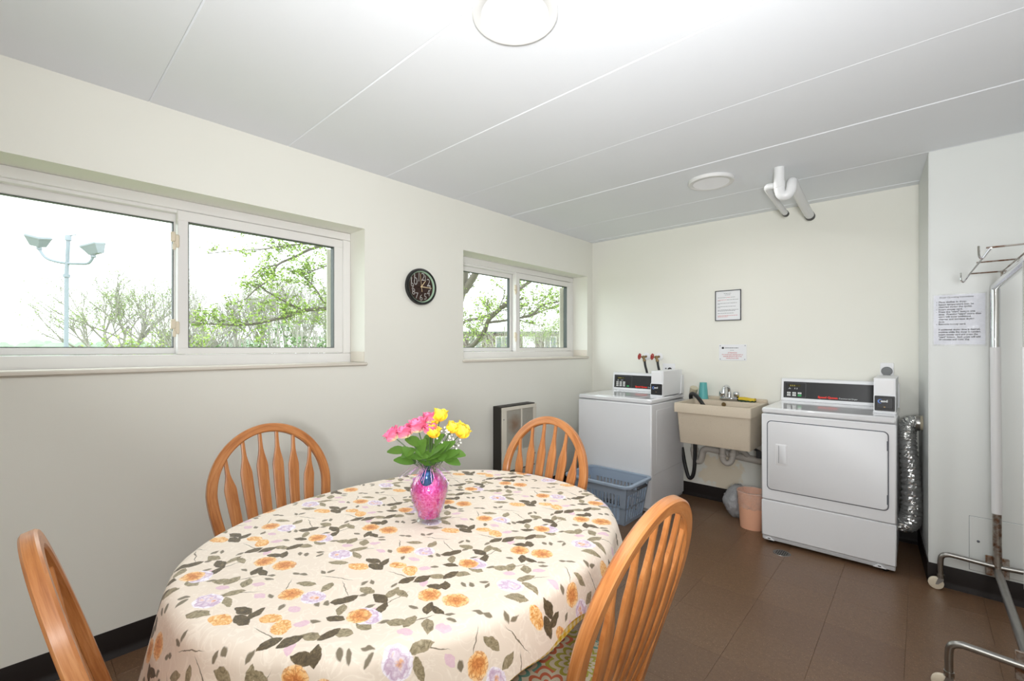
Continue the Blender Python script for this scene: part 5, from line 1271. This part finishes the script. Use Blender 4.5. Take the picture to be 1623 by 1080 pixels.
limbs = {
'trunk': ([(-3.42, 4.87, GZ), (-3.42, 4.87, -1.0), (-3.39, 4.90, .57), (-3.33, 4.96, 1.85), (-3.24, 5.04, 2.38), (-3.2, 5.08, 3.13), (-3.25, 5.16, 4.56)], .17, .095, 6),
'fork': ([(-3.19, 5.08, 2.25), (-3.02, 5.1, 2.44), (-2.88, 5.1, 2.58), (-2.6, 5.08, 2.88), (-2.27, 5.1, 3.38)], .065, .04, 10),
'diag': ([(-3.3, 4.98, .36), (-2.9, 4.81, 1.19), (-2.47, 4.65, 1.36), (-2.07, 4.47, 1.54), (-1.89, 4.37, 1.68), (-1.65, 4.32, 1.8), (-1.49, 4.33, 1.91), (-1.43, 4.39, 2.02), (-1.28, 4.66, 2.24), (-1.18, 5.02, 2.49)], .040, .018, 18),
'B': ([(-3.27, 5.01, 1.42), (-2.75, 4.67, 1.69), (-2.27, 4.56, 1.73), (-1.85, 4.4, 1.77), (-1.59, 4.37, 1.84), (-1.4, 4.54, 1.97)], .028, .012, 14),
'C': ([(-1.97, 4.43, 1.65), (-1.79, 4.59, 1.68), (-1.57, 4.66, 1.71), (-1.31, 4.63, 1.75), (-1.21, 4.71, 1.87), (-.91, 4.72, 1.9), (-.76, 4.86, 1.94)], .020, .010, 16),
'D': ([(-1.42, 4.67, 1.72), (-1.51, 5.12, 1.84), (-1.57, 5.47, 1.93), (-1.51, 5.8, 2.12)], .014, .007, 10),
'F': ([(-3.25, 5.03, 1.69), (-3.44, 4.05, 1.93), (-3.46, 3.22, 1.92), (-3.3, 2.82, 1.83), (-3.38, 2.48, 1.78), (-3.32, 2.26, 1.69), (-3.42, 2.04, 1.62), (-3.45, 1.87, 1.58), (-3.53, 1.66, 1.57), (-3.71, 1.36, 1.59)], .035, .007, 46),
'F2': ([(-3.38, 2.48, 1.78), (-3.48, 2.25, 1.91), (-3.63, 2.11, 2.03), (-3.69, 2.06, 2.09)], .014, .006, 8),
'G': ([(-3.2, 5.07, 2.17), (-3.44, 4.05, 2.98), (-3.27, 3.12, 2.81), (-3.27, 2.85, 2.7), (-3.29, 2.56, 2.58), (-3.34, 2.38, 2.46), (-3.41, 2.18, 2.33), (-3.36, 2.09, 2.16), (-3.5, 1.96, 2.01), (-3.6, 1.87, 1.88)], .028, .006, 34),
'G2': ([(-3.42, 2.17, 2.33), (-3.34, 1.98, 2.25), (-3.32, 1.85, 2.13)], .010, .005, 5),
'H': ([(-3.27, 3.12, 2.81), (-3.26, 2.59, 2.65), (-3.29, 2.29, 2.58), (-3.42, 2.04, 2.51), (-3.64, 1.83, 2.49), (-3.84, 1.52, 2.43)], .014, .005, 20),
'I': ([(-3.44, 4.05, 2.39), (-3.18, 2.93, 2.41), (-3.2, 2.64, 2.33), (-3.33, 2.52, 2.26)], .014, .006, 14),
'J': ([(-3.37, 3.03, 1.89), (-3.36, 2.76, 1.9), (-3.34, 2.65, 2.04), (-3.43, 2.57, 2.18), (-3.54, 2.47, 2.31)], .016, .006, 22)}
rnd = random.Random(21)
nt1 = thing('spring_tree', 'large spring tree with fresh green leaves, its limbs close outside both windows', 'tree', (-3.3, 4.98, GZ))
mb, ml = MB(), MB()
for k, (pts, r0, r1, nt) in limbs.items():
    path = spline(pts, 5); n = len(path); mb.tube(path, [r0 + (r1 - r0) * i / (n - 1) for i in range(n)], 8 if r0 > .02 else 5)
    lim = k in ('F', 'F2', 'G', 'G2', 'H', 'I', 'J')
    twigs(mb, ml, path, r1, rnd, nt, .30 if lim else .50, 2 if lim else 1, .021, 1 if lim else 2, .35 if k in ('F', 'G', 'trunk') else .1)
mb.build('branches', 'bark', nt1, smooth=60); stuff(ml.build('leaves', 'leaf_spring', nt1, smooth=0))

def wild_tree(base, h, lean, spread, label, seed, leafn, lsize, levels=4, group='bare spring trees outside', lmat='leaf_far', r0=None):
    rnd = random.Random(seed); t = thing('bare_tree', label, 'tree', tuple(base), group=group); mb, ml = MB(), MB()
    def grow(p, d, L, r, lev):
        pts = [p]; rr = [r]
        for j in range(4):
            d = (d + Vector((rnd.uniform(-1, 1), rnd.uniform(-1, 1), rnd.uniform(-.4, .8))) * .13).normalized(); pts.append(pts[-1] + d * L / 4); rr.append(r * (1 - .11 * (j + 1)))
        mb.tube(pts, rr, 6 if lev >= levels - 1 else 4, caps=False)
        if lev <= 1 and leafn: 
            for q_ in pts[2:]: leaves_at(ml, q_, d, leafn, lsize, rnd, L * .16)
        if lev == 0: return
        nch = rnd.randint(4, 5) if lev >= levels - 1 else (rnd.randint(3, 4) if lev > 1 else 3)
        for k in range(nch):
            f = rnd.uniform(.45, 1.0); i = min(3, int(f * 4)); q_ = pts[i].lerp(pts[i + 1], f * 4 - i if f < 1 else 1)
            nd = (d + Vector((rnd.gauss(0, spread), rnd.gauss(0, spread), rnd.uniform(-.1, .5)))).normalized()
            grow(q_, nd, L * rnd.uniform(.58, .80), r * .55, lev - 1)
    grow(Vector(base), (Vector((0, 0, 1)) + Vector(lean)).normalized(), h * .36, r0 or h * .021, levels)
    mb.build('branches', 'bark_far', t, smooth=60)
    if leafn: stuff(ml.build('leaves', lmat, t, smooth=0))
    return t
def away(lat, dep, z=GZ): return Vector((2.519, 0, 0)) + FV * dep + RV * lat + Vector((0, 0, z))   # a spot out in the grounds
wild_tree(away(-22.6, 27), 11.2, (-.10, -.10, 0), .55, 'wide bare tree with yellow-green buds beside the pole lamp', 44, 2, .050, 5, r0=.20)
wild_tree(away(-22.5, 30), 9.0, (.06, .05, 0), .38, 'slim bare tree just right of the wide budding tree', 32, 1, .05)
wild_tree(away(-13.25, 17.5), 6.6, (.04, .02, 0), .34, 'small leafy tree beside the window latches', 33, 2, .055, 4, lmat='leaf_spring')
for i, (u, dep, h, lab_) in enumerate([(325, 26, 9.8, 'bare forked tree at the left of the right-hand pane'), (352, 30, 10.4, 'thin bare tree behind the left leaf clusters'), (385, 24, 9.8, 'bare tree with twin trunks below the long branch'), (425, 28, 11.4, 'tall bare tree behind the middle of the long branch'),
                                       (448, 25, 10.6, 'bare tree with dense twigs right of the middle'), (468, 31, 12.0, 'bare tree straight below the dark limb fork'), (498, 24, 9.4, 'bare tree spreading behind the right side of the pane'), (522, 27, 10.4, 'bare tree at the far right of the large window')]):
    wild_tree(away((u - 811.5) / 713 * dep, dep), h, (random.uniform(-.08, .08), random.uniform(-.08, .08), 0), .36, lab_, 50 + i, 1 if i in (1, 3, 6, 7) else 0, .05, 5, r0=h * .0105)
wild_tree(away((880 - 811.5) / 713 * 33, 33), 9.0, (0, 0, 0), .42, 'budding tree standing in front of the brick building', 71, 1, .07, 5, r0=.09)
wild_tree(away((806 - 811.5) / 713 * 17, 17), 9.5, (.05, .05, 0), .45, 'twiggy bare tree between the big limbs and the brick building', 73, 1, .03, 5, r0=.042)
wild_tree(away((862 - 811.5) / 713 * 19, 19), 9.8, (-.05, .0, 0), .45, 'fine-twigged bare tree in the right pane of the far window', 74, 1, .03, 5, r0=.042)
wild_tree(away((742 - 811.5) / 713 * 30, 30), 6.0, (0, 0, 0), .45, 'leafy young tree at the left end of the brick building', 72, 2, .08, lmat='leaf_spring')
def shrub(c, rx, rz, label, seed, mat='leaf_bush'):
    rnd = random.Random(seed); t = thing('shrub', label, 'shrub', (c.x, c.y, GZ), group='shrubs below the large window'); m, ms = MB(), MB()
    for k in range(900):
        a = rnd.uniform(0, 2 * pi); e = rnd.uniform(0, 1) ** .5; zz = rnd.uniform(0, 1)
        p = Vector((c.x + rx * e * cos(a) * (1 - .6 * zz), c.y + rx * e * sin(a) * (1 - .6 * zz), GZ + rz * zz)); leaves_at(m, p, None, 1, .10, rnd, .1)
    for k in range(14):
        a = rnd.uniform(0, 2 * pi); ms.tube([(c.x, c.y, GZ), (c.x + rx * .4 * cos(a), c.y + rx * .4 * sin(a), GZ + rz * .6), (c.x + rx * .6 * cos(a), c.y + rx * .6 * sin(a), GZ + rz * 1.05)], .025, 4)
    ms.build('stems', 'bark_far', t); stuff(m.build('leaves', mat, t, smooth=0))
for i, (u, dep, rx, rz, lab_) in enumerate([(345, 22, 1.5, 4.7, 'pale green shrub below the left leaf clusters'), (400, 21, 1.6, 4.9, 'dark shrub below the middle of the long branch'), (437, 22, 1.8, 5.9, 'tall yellow-green shrub in the middle of the large window'), (470, 20, 1.5, 5.2, 'shrub below the fork of the dark limb'), (512, 21, 1.6, 5.2, 'shrub at the right edge of the large window')]):
    shrub(away((u - 811.5) / 713 * dep, dep), rx, rz, lab_, 80 + i)
# distant woods along the skyline
rnd = random.Random(90); m = MB()
for k in range(90):
    u = -500 + 900 * k / 89; dep = rnd.uniform(95, 120); c = away((u - 811.5) / 713 * dep, dep, 0); r = rnd.uniform(2.2, 3.8); top = rnd.uniform(1.6, 3.4)
    rows = []
    for i in range(7):
        v = i / 6; rows.append([(c.x + r * sin(pi * (.15 + .8 * v)) * cos(a) * rnd.uniform(.8, 1.15), c.y + r * sin(pi * (.15 + .8 * v)) * sin(a) * rnd.uniform(.8, 1.15), GZ + (top - GZ) * v) for a in [2 * pi * q_ / 9 for q_ in range(9)]])
    m.grid(rows, True)
o = m.build('distant_woods', 'woods', smooth=0); stuff(o); tag(o, 'hazy line of distant woods along the horizon', 'woods')

# brick building across the lawn
bd = thing('brick_building', 'long two-storey brick apartment building seen through the far window', 'building', tuple(away(-1.0, 48)), YAW, world=False)
BZ0, BZ1, W = 0, -GZ + 2.86, 13.5         # local: x along the front, -y towards the viewer
MB().box(-W, W, 0, 10, 0, BZ1).build('wall', 'brick', bd, smooth=0)
MB().box(-W - .2, W + .2, -.2, 10.2, BZ1, BZ1 + .18).build('roof_edge', 'brown_panel', bd, smooth=0)
for cx, tall in ((-10.8, 0), (-7.8, 0), (-5.1, 0), (-2.9, 0), (-.08, 0), (2.8, 1), (5.1, 0), (8.1, 0), (11.2, 0)):
    for z0 in ((BZ1 - 1.55), (BZ1 - 4.35)):
        hw = .58; zz0 = z0 - (.45 if tall else 0); zz1 = z0 + 1.12
        f = MB(); f.box(cx - hw - .08, cx + hw + .08, -.06, .04, zz1, zz1 + .08); f.box(cx - hw - .08, cx + hw + .08, -.06, .04, zz0 - .08, zz0)
        for xx in (-hw - .08, -.04, hw): f.box(cx + xx, cx + xx + .08, -.06, .04, zz0, zz1)
        wf = f.build('window', 'win_white', bd, smooth=0)
        MB().box(cx - hw, cx - .04, -.02, .02, zz0, zz1).build('pane', 'paper' if tall else 'far_glass', wf, smooth=0)
        MB().box(cx + .04, cx + hw, -.02, .02, zz0, zz1).build('pane', 'paper' if tall else 'far_glass', wf, smooth=0)
        if not tall: MB().box(cx - hw - .1, cx + hw + .1, -.03, .02, zz0 - .55, zz0 - .1).build('spandrel', 'brown_panel', bd, smooth=0)

# ------------------------------------------------------------------ tidy helper marks
for o in bpy.data.objects:
    if '_w' in o: del o['_w']
